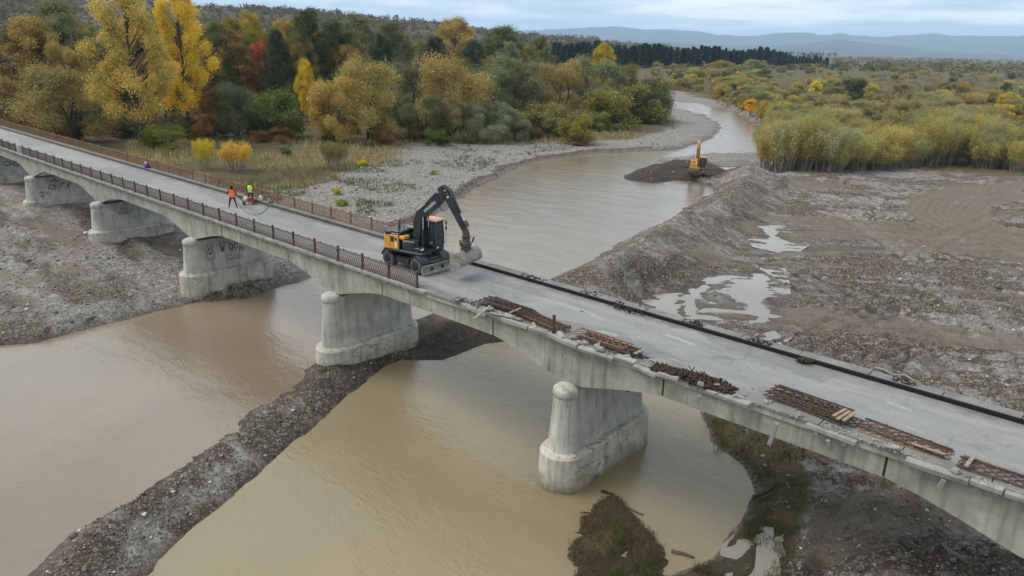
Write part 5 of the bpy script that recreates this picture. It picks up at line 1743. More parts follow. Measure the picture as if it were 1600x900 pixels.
OCH, YEL, OLI, GRG, DRK, RED, RUS, GRN, PAL = (.43, .33, .10), (.54, .40, .045), (.165, .145, .045), (.155, .165, .095), (.04, .062, .03), (.36, .10, .04), (.25, .125, .045), (.105, .135, .035), (.21, .22, .13)
FRONT = [
    ('willow', 112, 226, 86, 110, (.27, .23, .08), 'olive-yellow willow leaning out of the wood beside the bridge'),
    ('open', 222, 232, -22, 132, OCH, 'broad ochre-yellow tree with an open crown rising beside the bridge'),
    ('open', 298, 219, -26, 92, YEL, 'tall bright yellow tree with a dark straight trunk at the wood edge'),
    ('willow', 30, 214, 112, 85, (.24, .17, .06), 'rust-olive willow beside the leaning willow near the bridge'),
    ('bare', -5, 200, 55, 90, (.22, .14, .08), 'half-bare brown tree at the end of the bridge'),
    ('broad', 70, 192, 26, 110, (.34, .25, .075), 'yellow-olive tree behind the leaning willow'),
    ('broad', 112, 186, 0, 100, (.19, .20, .075), 'tall green tree behind the broad ochre tree'),
    ('broad', 152, 196, 108, 62, RED, 'small red-leaved tree under the broad ochre tree'),
    ('shrub', 128, 208, 140, 62, (.06, .095, .035), 'dark green bush behind the leaning willow'),
    ('shrub', 262, 236, 194, 66, (.165, .185, .035), 'yellow-green bush between the ochre tree and the bright yellow tree'),
    ('broad', 338, 217, 140, 55, (.30, .15, .05), 'orange-brown small tree beside the bright yellow tree'),
    ('willow', 372, 217, 120, 66, GRG, 'grey-green young willow beside the orange-brown tree'),
    ('bare', 342, 176, 55, 70, (.15, .12, .085), 'grey half-bare tree behind the grey-green young willow'),
    ('broad', 372, 172, 26, 85, (.19, .185, .05), 'green-yellow tree in the second row of the wood'),
    ('broad', 414, 182, 62, 62, RED, 'bright red-leaved tree amid green ones'),
    ('broad', 394, 190, 74, 55, RUS, 'rust-brown tree beside the bright red tree'),
    ('broad', 400, 160, 18, 64, (.34, .25, .055), 'pale yellow tree top behind the bright red tree'),
    ('shrub', 428, 218, 138, 84, (.11, .14, .035), 'wide green bush below the bright red tree'),
    ('broad', 440, 194, 42, 50, (.05, .075, .042), 'dark blue-green slim tree beside the bright red tree'),
    ('broad', 490, 190, 10, 96, (.062, .085, .036), 'tallest dark green tree of the wood'),
    ('broad', 528, 186, 32, 96, (.09, .112, .045), 'mid-green tree next to the tallest dark green tree'),
    ('broad', 482, 200, 92, 36, YEL, 'slender yellow tree in front of the tallest dark green tree'),
    ('willow', 575, 220, 76, 100, (.33, .25, .085), 'high ochre willow with a domed crown'),
    ('willow', 527, 223, 104, 82, (.35, .26, .085), 'lower ochre willow leaning to the high ochre one'),
    ('willow', 608, 212, 134, 66, GRG, 'grey-green willow at the foot of the high ochre willow'),
    ('willow', 640, 203, 84, 76, (.19, .175, .105), 'brownish grey willow between the two ochre willows'),
    ('willow', 706, 214, 72, 108, (.32, .24, .09), 'large ochre willow standing amid grey ones'),
    ('willow', 662, 217, 138, 72, (.15, .155, .085), 'low grey willow in front of the large ochre willow'),
    ('willow', 758, 200, 92, 92, (.15, .155, .09), 'grey-green willow next to the large ochre willow'),
    ('willow', 802, 196, 72, 104, (.135, .14, .075), 'dark grey-green willow, highest of the grey ones'),
    ('willow', 866, 190, 80, 94, (.235, .19, .075), 'olive-ochre willow between grey-green ones'),
    ('willow', 925, 182, 76, 104, (.18, .195, .115), 'pale grey-green willow by the river bushes'),
    ('willow', 968, 168, 92, 60, OLI, 'olive willow at the end of the wood'),
    ('open', 938, 150, 66, 48, YEL, 'yellow tree top behind the pale grey-green willow'),
    ('broad', 562, 152, 20, 84, (.16, .17, .09), 'tall grey-green tree behind the ochre willows'),
    ('broad', 612, 150, 34, 80, (.13, .135, .055), 'olive-green tree behind the brownish grey willow'),
    ('broad', 712, 142, 26, 96, (.30, .22, .07), 'high pale yellow tree behind the large ochre willow'),
    ('broad', 784, 140, 40, 92, (.14, .15, .06), 'broad green-olive tree behind the dark grey-green willow'),
    ('broad', 842, 136, 55, 60, (.15, .165, .065), 'pale green tree at the back of the wood by the pines'),
    ('broad', 680, 150, 55, 60, (.055, .08, .045), 'dark green tree behind the large ochre willow'),
    ('broad', 738, 150, 62, 55, (.06, .085, .045), 'dark green tree between the large ochre willow and the grey ones'),
    ('broad', 600, 160, 52, 62, (.06, .085, .04), 'dark green tree behind the brownish grey willow'),
    ('willow', 762, 219, 150, 66, PAL, 'pale silvery willow bush at the wood edge'),
    ('willow', 803, 217, 160, 50, PAL, 'smaller pale silvery willow bush at the wood edge'),
    ('willow', 722, 219, 152, 62, (.19, .185, .09), 'olive-silver willow bush under the large ochre willow'),
    ('shrub', 852, 208, 158, 84, (.175, .16, .055), 'olive bush in front of the olive-ochre willow'),
    ('shrub', 902, 219, 176, 62, (.205, .19, .04), 'bright yellow-green bush standing out toward the gravel'),
    ('shrub', 950, 198, 138, 92, (.165, .16, .05), 'wide olive bush by the river bend'),
    ('shrub', 992, 190, 128, 86, (.185, .18, .06), 'yellow-olive bush by the river bend'),
    ('shrub', 1014, 186, 118, 66, (.14, .155, .055), 'green bush, last before the river bend'),
    ('shrub', 930, 178, 128, 70, (.20, .18, .06), 'straw-green bush behind the wide olive bush'),
    ('thicket', 522, 262, 220, 42, (.17, .16, .06), 'grey-olive shrub alone on the gravel flat'),
    ('thicket', 320, 264, 216, 30, (.46, .33, .03), 'slim bright yellow sapling on the flat beside the bridge'),
    ('thicket', 368, 266, 221, 48, (.44, .31, .045), 'wide yellow sapling on the flat beside the bridge'),
]
for kind, px, py, pt_, wpx, colr, lab in FRONT:
    x, y = at(px, py, -6.2)
    d = math.hypot(x, y)
    h = top_h(x, y, pt_) - hz(x, y)
    lean = (0, 0)
    if 'leaning willow' in lab or 'leaning out' in lab:
        lean = (0.0, 0.0)
    plant(kind, x, y, h, wpx * d / F * (0.84 if kind in ('broad', 'open') else 1.0), colr, lab)

# the wood behind, tree by tree
PROF = [(-320, 10), (-100, 0), (0, 45), (100, 5), (300, 0), (350, 18), (420, 22), (490, 12), (530, 35), (600, 32), (700, 30), (780, 44), (850, 60), (940, 78), (1000, 95)]
FILLC = [('pale olive', OLI), ('grey-green', GRG), ('dull green', (.10, .12, .045)), ('ochre', (.26, .185, .055)), ('dark green', (.055, .075, .032)), ('rust-brown', (.21, .12, .05)), ('pale yellow', (.30, .22, .06))]
for i in range(165):
    px = vr.uniform(-300, 930) if i < 120 else vr.uniform(-60, 420)
    py = vr.uniform(128, 196) if px < 560 else vr.uniform(120, 172)
    prof = np.interp(px, [q[0] for q in PROF], [q[1] for q in PROF])
    x, y = at(px, py, -6.0)
    d = math.hypot(x, y)
    h = min(30, max(9, top_h(x, y, prof + vr.uniform(8, 75)) - hz(x, y)))
    nm, colr = FILLC[vr.choice([0, 1, 2, 2, 3, 4, 5, 6, 0, 1]) if px < 520 else vr.choice([0, 1, 1, 0, 2, 3, 4, 0])]
    kd = vr.choice(['broad', 'broad', 'open', 'willow']) if nm not in ('rust-brown',) else vr.choice(['broad', 'bare'])
    plant(kd, x, y, h, h * vr.uniform(.45, .66), tuple(c * 1.2 for c in colr), '%s %s standing deep in the wood behind the flat' % (nm, CATS[kd]), 'trees deep in the wood: %s %s' % (nm, CATS[kd]))
for i in range(64):                              # undergrowth along the wood edge
    px = vr.uniform(0, 880) if i < 34 else vr.uniform(20, 440)
    x, y = at(px, vr.uniform(200, 226) - max(0, (px - 700)) * .06, -6.2)
    if y < 44:
        continue
    nm, colr = vr.choice([('green', (.08, .11, .03)), ('brown-olive', (.13, .10, .045)), ('grey-olive', (.14, .135, .07)), ('rust', (.2, .11, .04))])
    plant('shrub', x, y, vr.uniform(2.2, 4.6), vr.uniform(3, 6), colr, 'low %s bush in the undergrowth along the wood edge' % nm, 'undergrowth bushes: %s' % nm)

# willow thicket on the right bank
TH = [('golden', (.36, .30, .10)), ('olive', (.29, .26, .10)), ('grey-green', (.28, .275, .14)), ('olive', (.29, .26, .10))]
nth = 0
while nth < 135:
    u = vr.random(); v = vr.random()
    px = 1196 + (1596 - 1196) * u
    front = 262 + 10 * math.sin(u * 6) * .5 + 12 * max(0, u - .8) / .2
    py = front - v * (front - (212 + 14 * u)) if vr.random() < .65 else front - vr.random() * 8
    x, y = at(px, py, -6.7)
    nm, colr = TH[vr.randrange(4)]
    h = (6.6 + 2.2 * math.sin(u * 9 + 1) * .5 + vr.uniform(-1.8, 2.4)) * (0.78 if u < .06 or u > .93 else 1)
    plant('thicket', x, y, h, vr.uniform(4.6, 6.8), colr, '%s willow shrub with bare lower stems in the thicket by the dozed ground' % nm, 'thicket of %s willow shrubs' % nm)
    nth += 1

# bushes of the far bank and the scrub plain
SC = [('golden', 'shrub', (.25, .205, .06)), ('olive', 'shrub', (.165, .155, .06)), ('grey-green', 'shrub', (.15, .158, .085)), ('dark green', 'shrub', (.07, .085, .035)), ('brownish', 'shrub', (.15, .115, .06)), ('pale olive', 'thicket', (.215, .195, .08)), ('grey-green', 'willow', (.165, .17, .095))]
ns = 0
while ns < 330:
    px = vr.uniform(1020, 1720)
    py = 106 + 110 * vr.random() ** 1.25
    if ns % 4 == 0:
        px, py = vr.uniform(1035, 1205), vr.uniform(112, 188)
    if px < 1080 and py > 160:
        continue
    if 1185 < px and py > 206 + (px - 1200) * .03:
        continue
    x, y = at(px, py, -6.4)
    dr = float(seg_dist(np.array([[x]]), np.array([[y]]), RIVER, True)[0, 0])
    if dr < 3.5 or (px < 1120 and py > 148) or (px < 1195 and py > 176):
        continue
    nm, kd, colr = vr.choice(SC)
    d = math.hypot(x, y)
    h = vr.uniform(3.2, 6.5) if kd != 'willow' else vr.uniform(6, 9)
    plant(kd, x, y, h, h * vr.uniform(1.1, 1.8), (colr[0] * 1.5, colr[1] * 1.4, colr[2] * 1.25), '%s %s of the scrub plain beyond the river' % (nm, CATS[kd]), 'scrub plain: %s %s' % (nm, CATS[kd]))
    ns += 1
for (kd, px, py, pt_, w_, colr, lab) in (('open', 1273, 152, 126, 22, YEL, 'bright yellow tree alone in the scrub beyond the river'), ('open', 1172, 178, 154, 24, (.5, .31, .02), 'small orange-yellow bush by the far bend of the river'),
                                         ('shrub', 1330, 158, 122, 52, (.055, .07, .03), 'round dark green bush in the scrub plain'), ('open', 1570, 178, 144, 30, YEL, 'yellow tree behind the end of the willow thicket'),
                                         ('willow', 1130, 118, 92, 30, (.27, .2, .07), 'ochre willow before the dark pine wood'), ('willow', 1180, 116, 90, 36, (.22, .19, .09), 'pale willow before the dark pine wood')):
    x, y = at(px, py, -6.4)
    plant(kd, x, y, top_h(x, y, pt_) - hz(x, y), w_ * math.hypot(x, y) / F, colr, lab)

for i in range(46):                              # bushes lining the inner bank of the bend
    px = vr.uniform(835, 1025); py = vr.uniform(142, 206) - max(0, px - 960) * .3
    x, y = at(px, py, -6.4)
    if float(seg_dist(np.array([[x]]), np.array([[y]]), RIVER, True)[0, 0]) < 16:
        continue
    nm, colr = vr.choice([('straw-olive', (.235, .21, .085)), ('green-olive', (.185, .185, .07)), ('silver-green', (.21, .22, .13))])
    plant(vr.choice(['shrub', 'shrub', 'thicket']), x, y, vr.uniform(4, 7), vr.uniform(5, 9), colr, '%s bush lining the inner bank of the river bend' % nm, 'bushes of the inner bank: %s' % nm)

# pine wood in the distance: the front ranks tree by tree
for i in range(250):
    u = (i + vr.random()) / 250
    px = 862 + 430 * u
    py = 107.5 + 2 * math.sin(u * 3) - vr.random() * 6 - 5 * u * vr.random()
    x, y = at(px, py, -6)
    prof = 67 + 15 * u + 12 * max(0, u - .8) / .2 + vr.uniform(-3, 7) + 3 * math.sin(u * 31)
    h = min(27, max(7, top_h(x, y, prof) + 6))
    plant('pine', x, y, h, h * vr.uniform(.3, .5), (.034, .058, .035), 'tall dark green pine in the front ranks of the far pine wood', 'pines of the far wood')


def clumps(name, pts, label, quads_per, lsize, seed, cols):
    """a far mass of crowns as one mesh"""
    r = np.random.RandomState(seed)
    C, A, Sh, Hu, Ls = [], [], [], [], []
    for (x, y, z, w, h) in pts:
        d = rnd_dirs(r, quads_per); d[:, 2] = np.abs(d[:, 2])
        C.append(np.array([x, y, z]) + d * np.array([w / 2, w / 2, h]) * (0.6 + .45 * r.rand(quads_per, 1)))
        A.append(rnd_dirs(r, quads_per)); Ls.append(np.full(quads_per, lsize * (w + h) / 2) * np.exp(r.normal(0, .3, quads_per)))
        Sh.append(np.clip(r.rand() * .7 + r.normal(.1, .15, quads_per), 0, 1)); Hu.append(np.full(quads_per, r.rand()))
    C, A, Ls = map(np.concatenate, (C, A, Ls))
    B = np.cross(A, rnd_dirs(r, len(C))); B /= np.linalg.norm(B, axis=1, keepdims=True)
    V, Fq = leaf_quads(C, A, B, Ls, Ls * .7)
    me_ = np_mesh(name, V, Fq, M_LEAF, {'shade': ('FACE', np.concatenate(Sh)), 'hue': ('FACE', np.concatenate(Hu))})
    o = tag(link(name, me_), label, None, None, 'stuff')
    o.color = (*cols, 1)
    return o


pts = []
while len(pts) < 900:                            # scrub farther out than the single bushes
    px = vr.uniform(960, 1800); py = 86 + 22 * vr.random() ** 1.3 + (px - 1000) * .012
    if px < 1300 and py < 108:
        continue
    x, y = at(px, py, -6)
    h = vr.uniform(3, 9)
    pts.append((x, y, -6.2, h * vr.uniform(1.2, 2.2), h))
clumps('far_scrub', pts[:500], 'far olive scrub fading out over the plain', 46, .12, 5, (.155, .145, .065))
clumps('far_scrub', pts[500:720], 'far brown scrub fading out over the plain', 46, .12, 6, (.19, .135, .07))
clumps('far_scrub', pts[720:], 'far dark scrub fading out over the plain', 46, .12, 7, (.06, .08, .045))
pts = []
while len(pts) < 2500:                           # low brush that closes the gaps between the bushes
    px = vr.uniform(880, 1760); py = (98 if px > 1290 else 109) + 112 * vr.random() ** 1.35
    if px < 1030 and py > 138 - (1030 - px) * .12:
        continue
    if 1185 < px and py > 208 + (px - 1200) * .03:
        continue
    x, y = at(px, py, -6.4)
    if (px < 1120 and py > 148) or (px < 1195 and py > 172) or float(seg_dist(np.array([[x]]), np.array([[y]]), RIVER, True)[0, 0]) < 3:
        continue
    h = vr.uniform(1.3, 3.4)
    pts.append((x, y, -6.9, h * vr.uniform(1.6, 3.2), h))
clumps('low_brush', pts[:950], 'low olive brush between the bushes of the scrub plain', 100, .07, 15, (.24, .21, .085))
clumps('low_brush', pts[950:1700], 'low straw brush between the bushes of the scrub plain', 100, .07, 16, (.30, .24, .115))
clumps('low_brush', pts[1700:], 'low brown brush between the bushes of the scrub plain', 100, .07, 17, (.19, .15, .08))
pts = []
for i in range(500):                             # back of the pine wood
    u = vr.random(); px = 868 + 440 * u
    x, y = at(px, 97 - 10 * vr.random() - 4 * u, -6)
    pts.append((x, y, 2.0, 6, vr.uniform(9, 13)))
clumps('pine_wood', pts, 'dark mass of the pine wood behind its front ranks', 46, .11, 8, (.026, .046, .032))

# hill behind the wood on the left
def dirpt(px, py, D):
    d = _fw + _ri * ((px - 800) / F) + _ui * ((450 - py) / F)
    k_ = D / math.hypot(d.x, d.y)
    return (d.x * k_, d.y * k_, CAMZ + d.z * k_)


def hill_material():
    t = NT('wooded_hill')
    p = t.pos()
    a = t.noise(0.012, 5, .6, p); b = t.noise(0.06, 4, .65, p)
    col = t.mix(t.rng(b, .35, .65), (.055, .055, .035), (.11, .085, .05))
    col = t.mix(t.rng(a, .5, .6), col, (.10, .085, .05))
    return t.done(col, .95, .1)


M_HILL = hill_material()
crest = [dirpt(px, py, D) for px, py, D in ((-700, -40, 1500), (-300, -30, 1500), (0, 0, 1500), (120, 4, 1500), (320, 10, 1550), (420, 20, 1600), (520, 31, 1700), (620, 39, 1800), (700, 47, 1900), (830, 60, 2100), (940, 72, 2300), (1050, 84, 2500))]
hx = np.linspace(-3600, -300, 150); hy = np.linspace(-900, 2700, 160)
HX, HYg = np.meshgrid(hx, hy)
dist, par = seg_dist(HX, HYg, [(c[0], c[1]) for c in crest], False)
ch = np.interp(par, range(len(crest)), [c[2] for c in crest])
bh = -9 + (ch + 9) * (1 - sstep(dist, 0, 950)) + (9 * fbm(HX * .03, HYg * .03, 3) + 16 * fbm(HX * .006, HYg * .006, 2)) * (1 - sstep(dist, 300, 900)) - 8 * (dist > 930)


def hill_z(x, y):
    i = np.clip(int((x - hx[0]) / (hx[1] - hx[0])), 0, 149); j = np.clip(int((y - hy[0]) / (hy[1] - hy[0])), 0, 159)
    return float(bh[j, i])


ii = np.arange(150 * 160).reshape(160, 150)
quads = np.stack([ii[:-1, :-1], ii[:-1, 1:], ii[1:, 1:], ii[1:, :-1]], -1).reshape(-1, 4)
tag(link('hill', np_mesh('hill', np.stack([HX, HYg, bh], -1).reshape(-1, 3), quads, M_HILL, None, True)), 'long low autumn hill behind the wood', None, None, 'structure')
for nm, colr, sd_, cnt in (('rust', (.15, .10, .055), 11, 1150), ('olive', (.115, .105, .055), 12, 1100), ('tan', (.15, .12, .065), 13, 400)):
    pts = []
    for i in range(cnt):
        k_ = vr.uniform(1.5, len(crest) - 1.01); j = int(k_); f_ = k_ - j
        cx = crest[j][0] + (crest[j + 1][0] - crest[j][0]) * f_; cy = crest[j][1] + (crest[j + 1][1] - crest[j][1]) * f_
        s_ = 1 - vr.random() ** 1.4 * .5
        x, y = cx * s_, cy * s_
        pts.append((x, y, hill_z(x, y) - 2, vr.uniform(9, 17), vr.uniform(6, 11)))
    clumps('hill_wood', pts, 'far %s woods covering the hill' % nm, 34, .12, sd_, colr)

# blue mountains on the skyline
def mountains(name, prof, D, seed, label, depth):
    pxs = np.linspace(prof[0][0], prof[-1][0], 260)
    py = np.interp(pxs, [p[0] for p in prof], [p[1] for p in prof])
    n1_ = fbm(pxs * .022, pxs * 0 + seed, 5) * 9
    rows = []
    for k_ in range(7):
        t = k_ / 6
        row = []
        for a_, b_, w_ in zip(pxs, py, n1_):
            c = dirpt(a_, b_ + w_ * .7, D)
            s_ = 1 - depth * t
            z = CAMZ + (c[2] - CAMZ) * (1 - t) ** 1.15 - 30 * t
            z += 120 * float(vnoise(np.array(a_ * .03 + 7 * k_), np.array(seed + k_ * 1.7))) * math.sin(math.pi * t) * .6
            row.append((c[0] * s_, c[1] * s_, z))
        rows.append(row)
    V = np.array(rows).reshape(-1, 3)
    i2 = np.arange(len(V)).reshape(7, 260)
    q = np.stack([i2[:-1, :-1], i2[:-1, 1:], i2[1:, 1:], i2[1:, :-1]], -1).reshape(-1, 4)
    tag(link(name, np_mesh(name, V, q, M_MOUNT, None, True)), label, None, None, 'structure')


t_ = NT('mountain_forest')
M_MOUNT = t_.done(t_.mix(t_.rng(t_.noise(.002, 5, .6), .4, .6), (.045, .055, .045), (.09, .085, .065)), .95, .1)
mountains('mountains', [(100, 64), (500, 58), (760, 56), (820, 48), (900, 44), (960, 42), (1010, 43), (1060, 48), (1110, 53), (1180, 55), (1240, 50), (1290, 54), (1390, 57), (1440, 53), (1520, 57), (1600, 54), (1750, 58), (2000, 52), (2400, 60)], 17000, 2.3, 'pale blue mountain chain on the skyline', .25)
mountains('mountains', [(700, 76), (900, 66), (1000, 62), (1100, 67), (1200, 72), (1290, 65), (1360, 67), (1430, 74), (1520, 83), (1600, 88), (1800, 90)], 11500, 8.1, 'lower blue foothills before the mountain chain', .2)

# air
hb = MB().box((-2000, 9000, 301), (44000, 42000, 640)).build('haze', bpy.data.materials.new('air'))
tag(hb, 'thin blue air over the whole valley', None, None, 'stuff')
am = hb.data.materials[0]; am.use_nodes = True
an = am.node_tree.nodes; an.clear()
ao = an.new('ShaderNodeOutputMaterial'); av = an.new('ShaderNodeVolumePrincipled')
av.inputs['Color'].default_value = (0.56, 0.76, 1.0, 1)
av.inputs['Density'].default_value = 6.5e-5
av.inputs['Anisotropy'].default_value = 0.0
am.node_tree.links.new(av.outputs[0], ao.inputs['Volume'])
# ------------------------------------------------------------------ stones, dry grass, driftwood
def scatter_px(n, x0, x1, y0, y1, z, r):
    px = r.uniform(x0, x1, n); py = r.uniform(y0, y1, n)
    P = np.array([at(a, b, z) for a, b in zip(px, py)])
    return P[:, 0], P[:, 1]


def stones(name, x, y, size, label, mat, r, keep=None, sink=.25):
    h, mk = land(x[None, :], y[None, :], True)
    h = h[0]; mk = {k_: v[0] for k_, v in mk.items()}
    ok = (mk['wet'] < .55) & (h > np.where(mk['dp'] < mk['dr'], WP, WR) + .03)
    if keep is not None:
        ok &= keep(mk, x, y)
    x, y, h = x[ok], y[ok], h[ok]
    n = len(x)
    t = (1 + 5 ** .5) / 2
    ico = np.array([(-1, t, 0), (1, t, 0), (-1, -t, 0), (1, -t, 0), (0, -1, t), (0, 1, t), (0, -1, -t), (0, 1, -t), (t, 0, -1), (t, 0, 1), (-t, 0, -1), (-t, 0, 1)]) / 1.9
    fc_ = np.array([(0, 11, 5), (0, 5, 1), (0, 1, 7), (0, 7, 10), (0, 10, 11), (1, 5, 9), (5, 11, 4), (11, 10, 2), (10, 7, 6), (7, 1, 8), (3, 9, 4), (3, 4, 2), (3, 2, 6), (3, 6, 8), (3, 8, 9), (4, 9, 5), (2, 4, 11), (6, 2, 10), (8, 6, 7), (9, 8, 1)])
    s_ = size * np.exp(r.normal(0, .45, n))
    sc_ = np.stack([s_ * r.uniform(.7, 1.35, n), s_ * r.uniform(.7, 1.2, n), s_ * r.uniform(.4, .75, n)], 1)
    a_ = r.uniform(0, 6.28, n)
    V = ico[None] * sc_[:, None] * (1 + r.uniform(-.18, .18, (n, 12, 1)))
    X = V[..., 0] * np.cos(a_)[:, None] - V[..., 1] * np.sin(a_)[:, None] + x[:, None]
    Yv = V[..., 0] * np.sin(a_)[:, None] + V[..., 1] * np.cos(a_)[:, None] + y[:, None]
    Zv = V[..., 2] + (h + s_ * sink)[:, None]
    Fq = (fc_[None] + (np.arange(n) * 12)[:, None, None]).reshape(-1, 3)
    me_ = np_mesh(name, np.stack([X, Yv, Zv], -1).reshape(-1, 3), Fq, mat, {'shade': ('FACE', np.repeat(r.rand(n), 20))})
    return tag(link(name, me_), label, None, None, 'stuff')


t_ = NT('river_stone')
sh_ = t_.attr('shade')
c_ = t_.mix(sh_, (.06, .052, .045), (.27, .25, .225))
c_ = t_.mix(t_.rng(sh_, .9, .97), c_, (.5, .48, .45))
M_STONE = t_.done(c_, .85, .25)
rs = np.random.RandomState(17)
x, y = scatter_px(5200, -20, 640, 350, 560, -7, rs)
stones('gravel_stones', x, y, .062, 'loose stones on the gravel bar under the bridge', M_STONE, rs, lambda m, a, b: (m['dr'] > 0))
x, y = scatter_px(5600, 20, 640, 560, 920, -7.1, rs)
stones('dam_stones', x, y, .042, 'loose stones along the narrow dam', M_STONE, rs)
x, y = scatter_px(3000, 860, 1620, 270, 640, -6.5, rs)
stones('field_stones', x, y, .065, 'loose stones on the heap and the dozed ground', M_STONE, rs, lambda m, a, b: m['sand'] < .5)
x, y = scatter_px(1900, 1110, 1620, 660, 920, -7, rs)
stones('bank_stones', x, y, .05, 'loose stones on the muddy right bank', M_STONE, rs)
x, y = scatter_px(3200, 380, 1120, 180, 360, -7, rs)
stones('flat_stones', x, y, .10, 'loose stones on the far gravel flat', M_STONE, rs, lambda m, a, b: (m['grass'] < .5) & (b > 36))


def blades(name, x, y, h0, w0, label, color, r, keep, lean=.35, per=5, spread=.25):
    hgt, mk = land(x[None, :], y[None, :], True)
    hgt = hgt[0]; mk = {k_: v[0] for k_, v in mk.items()}
    ok = keep(mk, x, y, hgt)
    x, y, hgt = np.repeat(x[ok], per), np.repeat(y[ok], per), np.repeat(hgt[ok], per)
    n = len(x)
    tuft = np.repeat(np.exp(r.normal(0, .35, n // per)), per)
    x = x + r.normal(0, spread, n); y = y + r.normal(0, spread, n)
    hh = h0 * tuft * r.uniform(.5, 1.2, n)
    a_ = r.uniform(0, 6.28, n)
    tip = np.stack([x + np.cos(a_) * hh * lean * r.rand(n), y + np.sin(a_) * hh * lean * r.rand(n), hgt + hh], 1)
    b_ = r.uniform(0, 6.28, n); w = w0 * r.uniform(.6, 1.4, n)
    p0 = np.stack([x - np.cos(b_) * w, y - np.sin(b_) * w, hgt - .05], 1); p1 = np.stack([x + np.cos(b_) * w, y + np.sin(b_) * w, hgt - .05], 1)
    V = np.stack([p0, p1, tip], 1).reshape(-1, 3)
    me_ = np_mesh(name, V, np.arange(n * 3).reshape(-1, 3), M_LEAF, {'shade': ('FACE', np.clip(np.repeat(r.rand(n // per), per) * .7 + r.normal(.15, .15, n), 0, 1)), 'hue': ('FACE', np.repeat(r.rand(n // per), per))})
    o = tag(link(name, me_), label, None, None, 'stuff')
    o.color = (*color, 1)
    return o


x, y = scatter_px(15000, 200, 1010, 196, 310, -6.5, rs)
fb_ = fbm(x * .07, y * .07, 3)
blades('dry_grass', x, y, .75, .05, 'tall straw-coloured grass before the wood', (.42, .345, .195), rs, lambda m, a, b, h_: (m['grass'] > .35) & (b > 38) & (fb_ > -.12))
x, y = scatter_px(9000, 200, 1010, 196, 310, -6.5, rs)
fb2 = fbm(x * .09 + 4, y * .09, 3)
blades('olive_grass', x, y, .6, .05, 'olive weeds before the wood', (.2, .185, .075), rs, lambda m, a, b, h_: (m['grass'] > .3) & (b > 38) & (fb2 > 0.02))
x, y = scatter_px(9000, 330, 900, 225, 345, -6.9, rs)
fb3 = fbm(x * .13 + 9, y * .13, 3)
blades('flat_weeds', x, y, .42, .045, 'sparse weeds on the gravel flat', (.13, .125, .05), rs, lambda m, a, b, h_: (m['grass'] < .6) & (b > 37) & (fb3 > .09) & (m['dr'] > 3))
x, y = scatter_px(2600, 895, 1035, 765, 915, -7.8, rs)
blades('isle_grass', x, y, .13, .016, 'trodden brown grass on the little island', (.155, .12, .075), rs, lambda m, a, b, h_: (m['di'] < .35) & (h_ > WP + .02), .8, 5, .10)
x, y = scatter_px(900, 960, 1035, 775, 915, -7.8, rs)
blades('isle_green', x, y, .2, .016, 'green grass tufts on the little island', (.09, .13, .035), rs, lambda m, a, b, h_: (m['di'] < .2) & (h_ > WP + .02) & (fbm(a, b, 2) > .02), .7, 6, .10)
x, y = scatter_px(2600, 1085, 1260, 640, 915, -7.7, rs)
blades('bank_grass', x, y, .26, .018, 'short moss-green grass along the pool\'s muddy bank', (.095, .095, .035), rs, lambda m, a, b, h_: (m['grass'] > .35) & (m['dp'] > .1) & (fbm(a * .7, b * .7, 3) > -.1), .7, 5, .12)
x, y = scatter_px(300, 1108, 1160, 650, 715, -7.7, rs)
blades('bank_tussock', x, y, .24, .02, 'bright green tussock at the water under the girder', (.14, .17, .03), rs, lambda m, a, b, h_: (m['dp'] > 0) & (fbm(a * 1.2, b * 1.2, 2) > -.05), .9, 5, .12)
x, y = scatter_px(260, 300, 410, 445, 470, -7.5, rs)
blades('pier_weeds', x, y, .3, .03, 'green weeds at the foot of the graffiti pier', (.07, .09, .03), rs, lambda m, a, b, h_: (h_ > WR - .1), .6, 5, .1)


def sapling(name, label, x, y, h, n, mat, r, cat='dead shrub', spread=.5):
    mb = MB()
    for i in range(n):
        b = Vector((r.normal(0, .05), r.normal(0, .05), -.1))
        tp = Vector((r.normal(0, spread * h), r.normal(0, spread * h), h * r.uniform(.5, 1)))
        pts_ = limb(mb, b, tp, .03 * h / 2, .006, r, .08, 4, 4)
        for k_ in range(3):
            q = pts_[2 + k_ % 2]
            limb(mb, q, q + Vector((r.normal(0, .25), r.normal(0, .25), r.uniform(.05, .3))) * h * .6, .010, .004, r, .05, 2, 3)
    o = mb.build(name, mat, None, True, recalc=False)
    o.location = (x, y, hz(x, y))
    return tag(o, label, cat)


q = at(492, 592, -6.9)
sapling('dead_shrub', 'bare broken shrub on the dam beside the pier', q[0], q[1], 1.7, 9, M_BARKP, rs)
q = at(520, 585, -6.9)
sapling('dead_shrub', 'low dry twigs on the crest of the dam', q[0], q[1], .7, 7, M_BARKP, rs)
q = at(1108, 662, -7.9)
sapling('dead_shrub', 'bleached roots hanging over the pool below the girder', q[0], q[1], .9, 9, M_BARKP, rs)
q = at(1120, 700, -7.9)
sapling('dead_shrub', 'matted dark twigs at the pool edge by the tussock', q[0], q[1], .6, 10, M_BARK, rs)


def log(a, b, z, r0, r1, label, mat, name='log', dz=0.0):
    xa, ya = a; xb, yb_ = b
    mb = MB()
    pts_ = [(xa + (xb - xa) * i / 5 + rs.normal(0, .02), ya + (yb_ - ya) * i / 5 + rs.normal(0, .02), (z if z is not None else hz(xa + (xb - xa) * i / 5, ya + (yb_ - ya) * i / 5) + r0 * .7) + dz * i / 5) for i in range(6)]
    mb.tube(pts_, [r0 + (r1 - r0) * i / 5 for i in range(6)], 8)
    return tag(mb.build(name, mat, None, True), label, 'log')


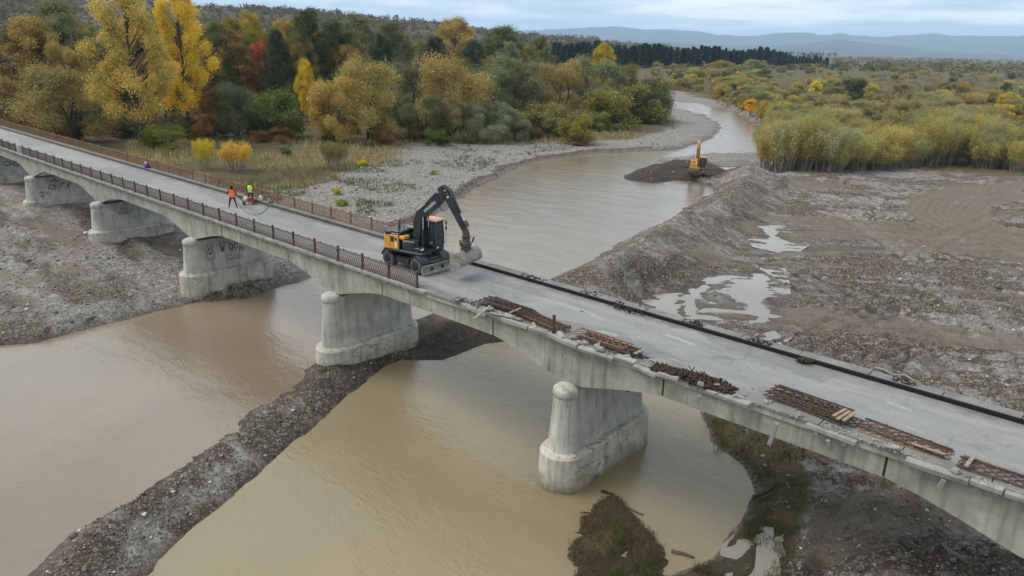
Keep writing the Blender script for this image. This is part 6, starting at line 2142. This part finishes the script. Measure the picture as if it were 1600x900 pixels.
log(at(1050, 862, WP), at(1084, 872, WP), WP + .03, .11, .07, 'dark log floating in the pool beside the island', M_BARK)
log(at(968, 788, WP), at(1005, 806, WP), WP + .04, .05, .03, 'thin stick in the water beside the island', M_BARK)
log(at(1470, 866, -6.9), at(1508, 884, -6.9), None, .10, .09, 'grey log lying on the bank stones', M_BARKP)
log(at(1408, 846, -6.9), at(1420, 866, -6.9), None, .10, .10, 'short dark log stump on the bank', M_BARK)
log(at(1435, 872, -6.9), at(1455, 876, -6.9), None, .08, .06, 'short broken branch between the two bank logs', M_BARK)
log(at(1366, 574, -6.7), at(1444, 598, -6.7), None, .12, .09, 'long pale pole lying on the ground behind the bridge', M_BARKP)
log(at(1178, 765, -7.6), at(1212, 760, -7.6), None, .09, .07, 'dark pole at the muddy pool edge', M_BARK)
log(at(1186, 775, -7.6), at(1208, 768, -7.6), None, .08, .06, 'second dark pole at the muddy pool edge, the shorter one', M_BARK)
for (px, py, s_, lab) in ((757, 262, 1.3, 'tangled uprooted stump on the gravel flat near the river'), (690, 262, 1.1, 'grey heap of brushwood on the gravel flat'), (545, 292, 1.2, 'dark brushwood heap on the flat behind the railing'), (575, 240, 1.4, 'bleached driftwood tangle below the wood'), (1052, 203, 1.5, 'dark driftwood heap on the far river bar'), (1090, 167, 1.6, 'brown driftwood raft at the far bend'), (1320, 288, 1.2, 'dark stump on the dozed ground near the thicket'), (640, 238, 1.4, 'low bleached brushwood beside the driftwood tangle')):
    q = at(px, py, -7)
    o = sapling('brushwood', lab, q[0], q[1], s_, 16, M_BARK if 'dark' in lab or 'stump' in lab else M_BARKP, rs, 'brushwood', .8)
for (px, py, h_, w_, c_, lab) in ((565, 262, 1.0, 2.2, (.40, .33, .03), 'low bright yellow weed bush on the flat'), (678, 272, .8, 1.5, (.36, .34, .03), 'small yellow-green weed bush among the brushwood'), (525, 306, .9, 1.6, (.33, .33, .04), 'yellow-green weed bush behind the railing'), (535, 322, 1.0, 1.8, (.28, .29, .04), 'olive-lime weed bush close behind the railing'),
                                   (445, 250, 1.6, 2.4, (.10, .13, .05), 'dark green round bush in the dry grass'), (905, 228, .9, 3.5, (.22, .12, .07), 'reddish low weeds by the river bank')):
    q = at(px, py, -6.9)
    plant('shrub', q[0], q[1], h_, w_, c_, lab)
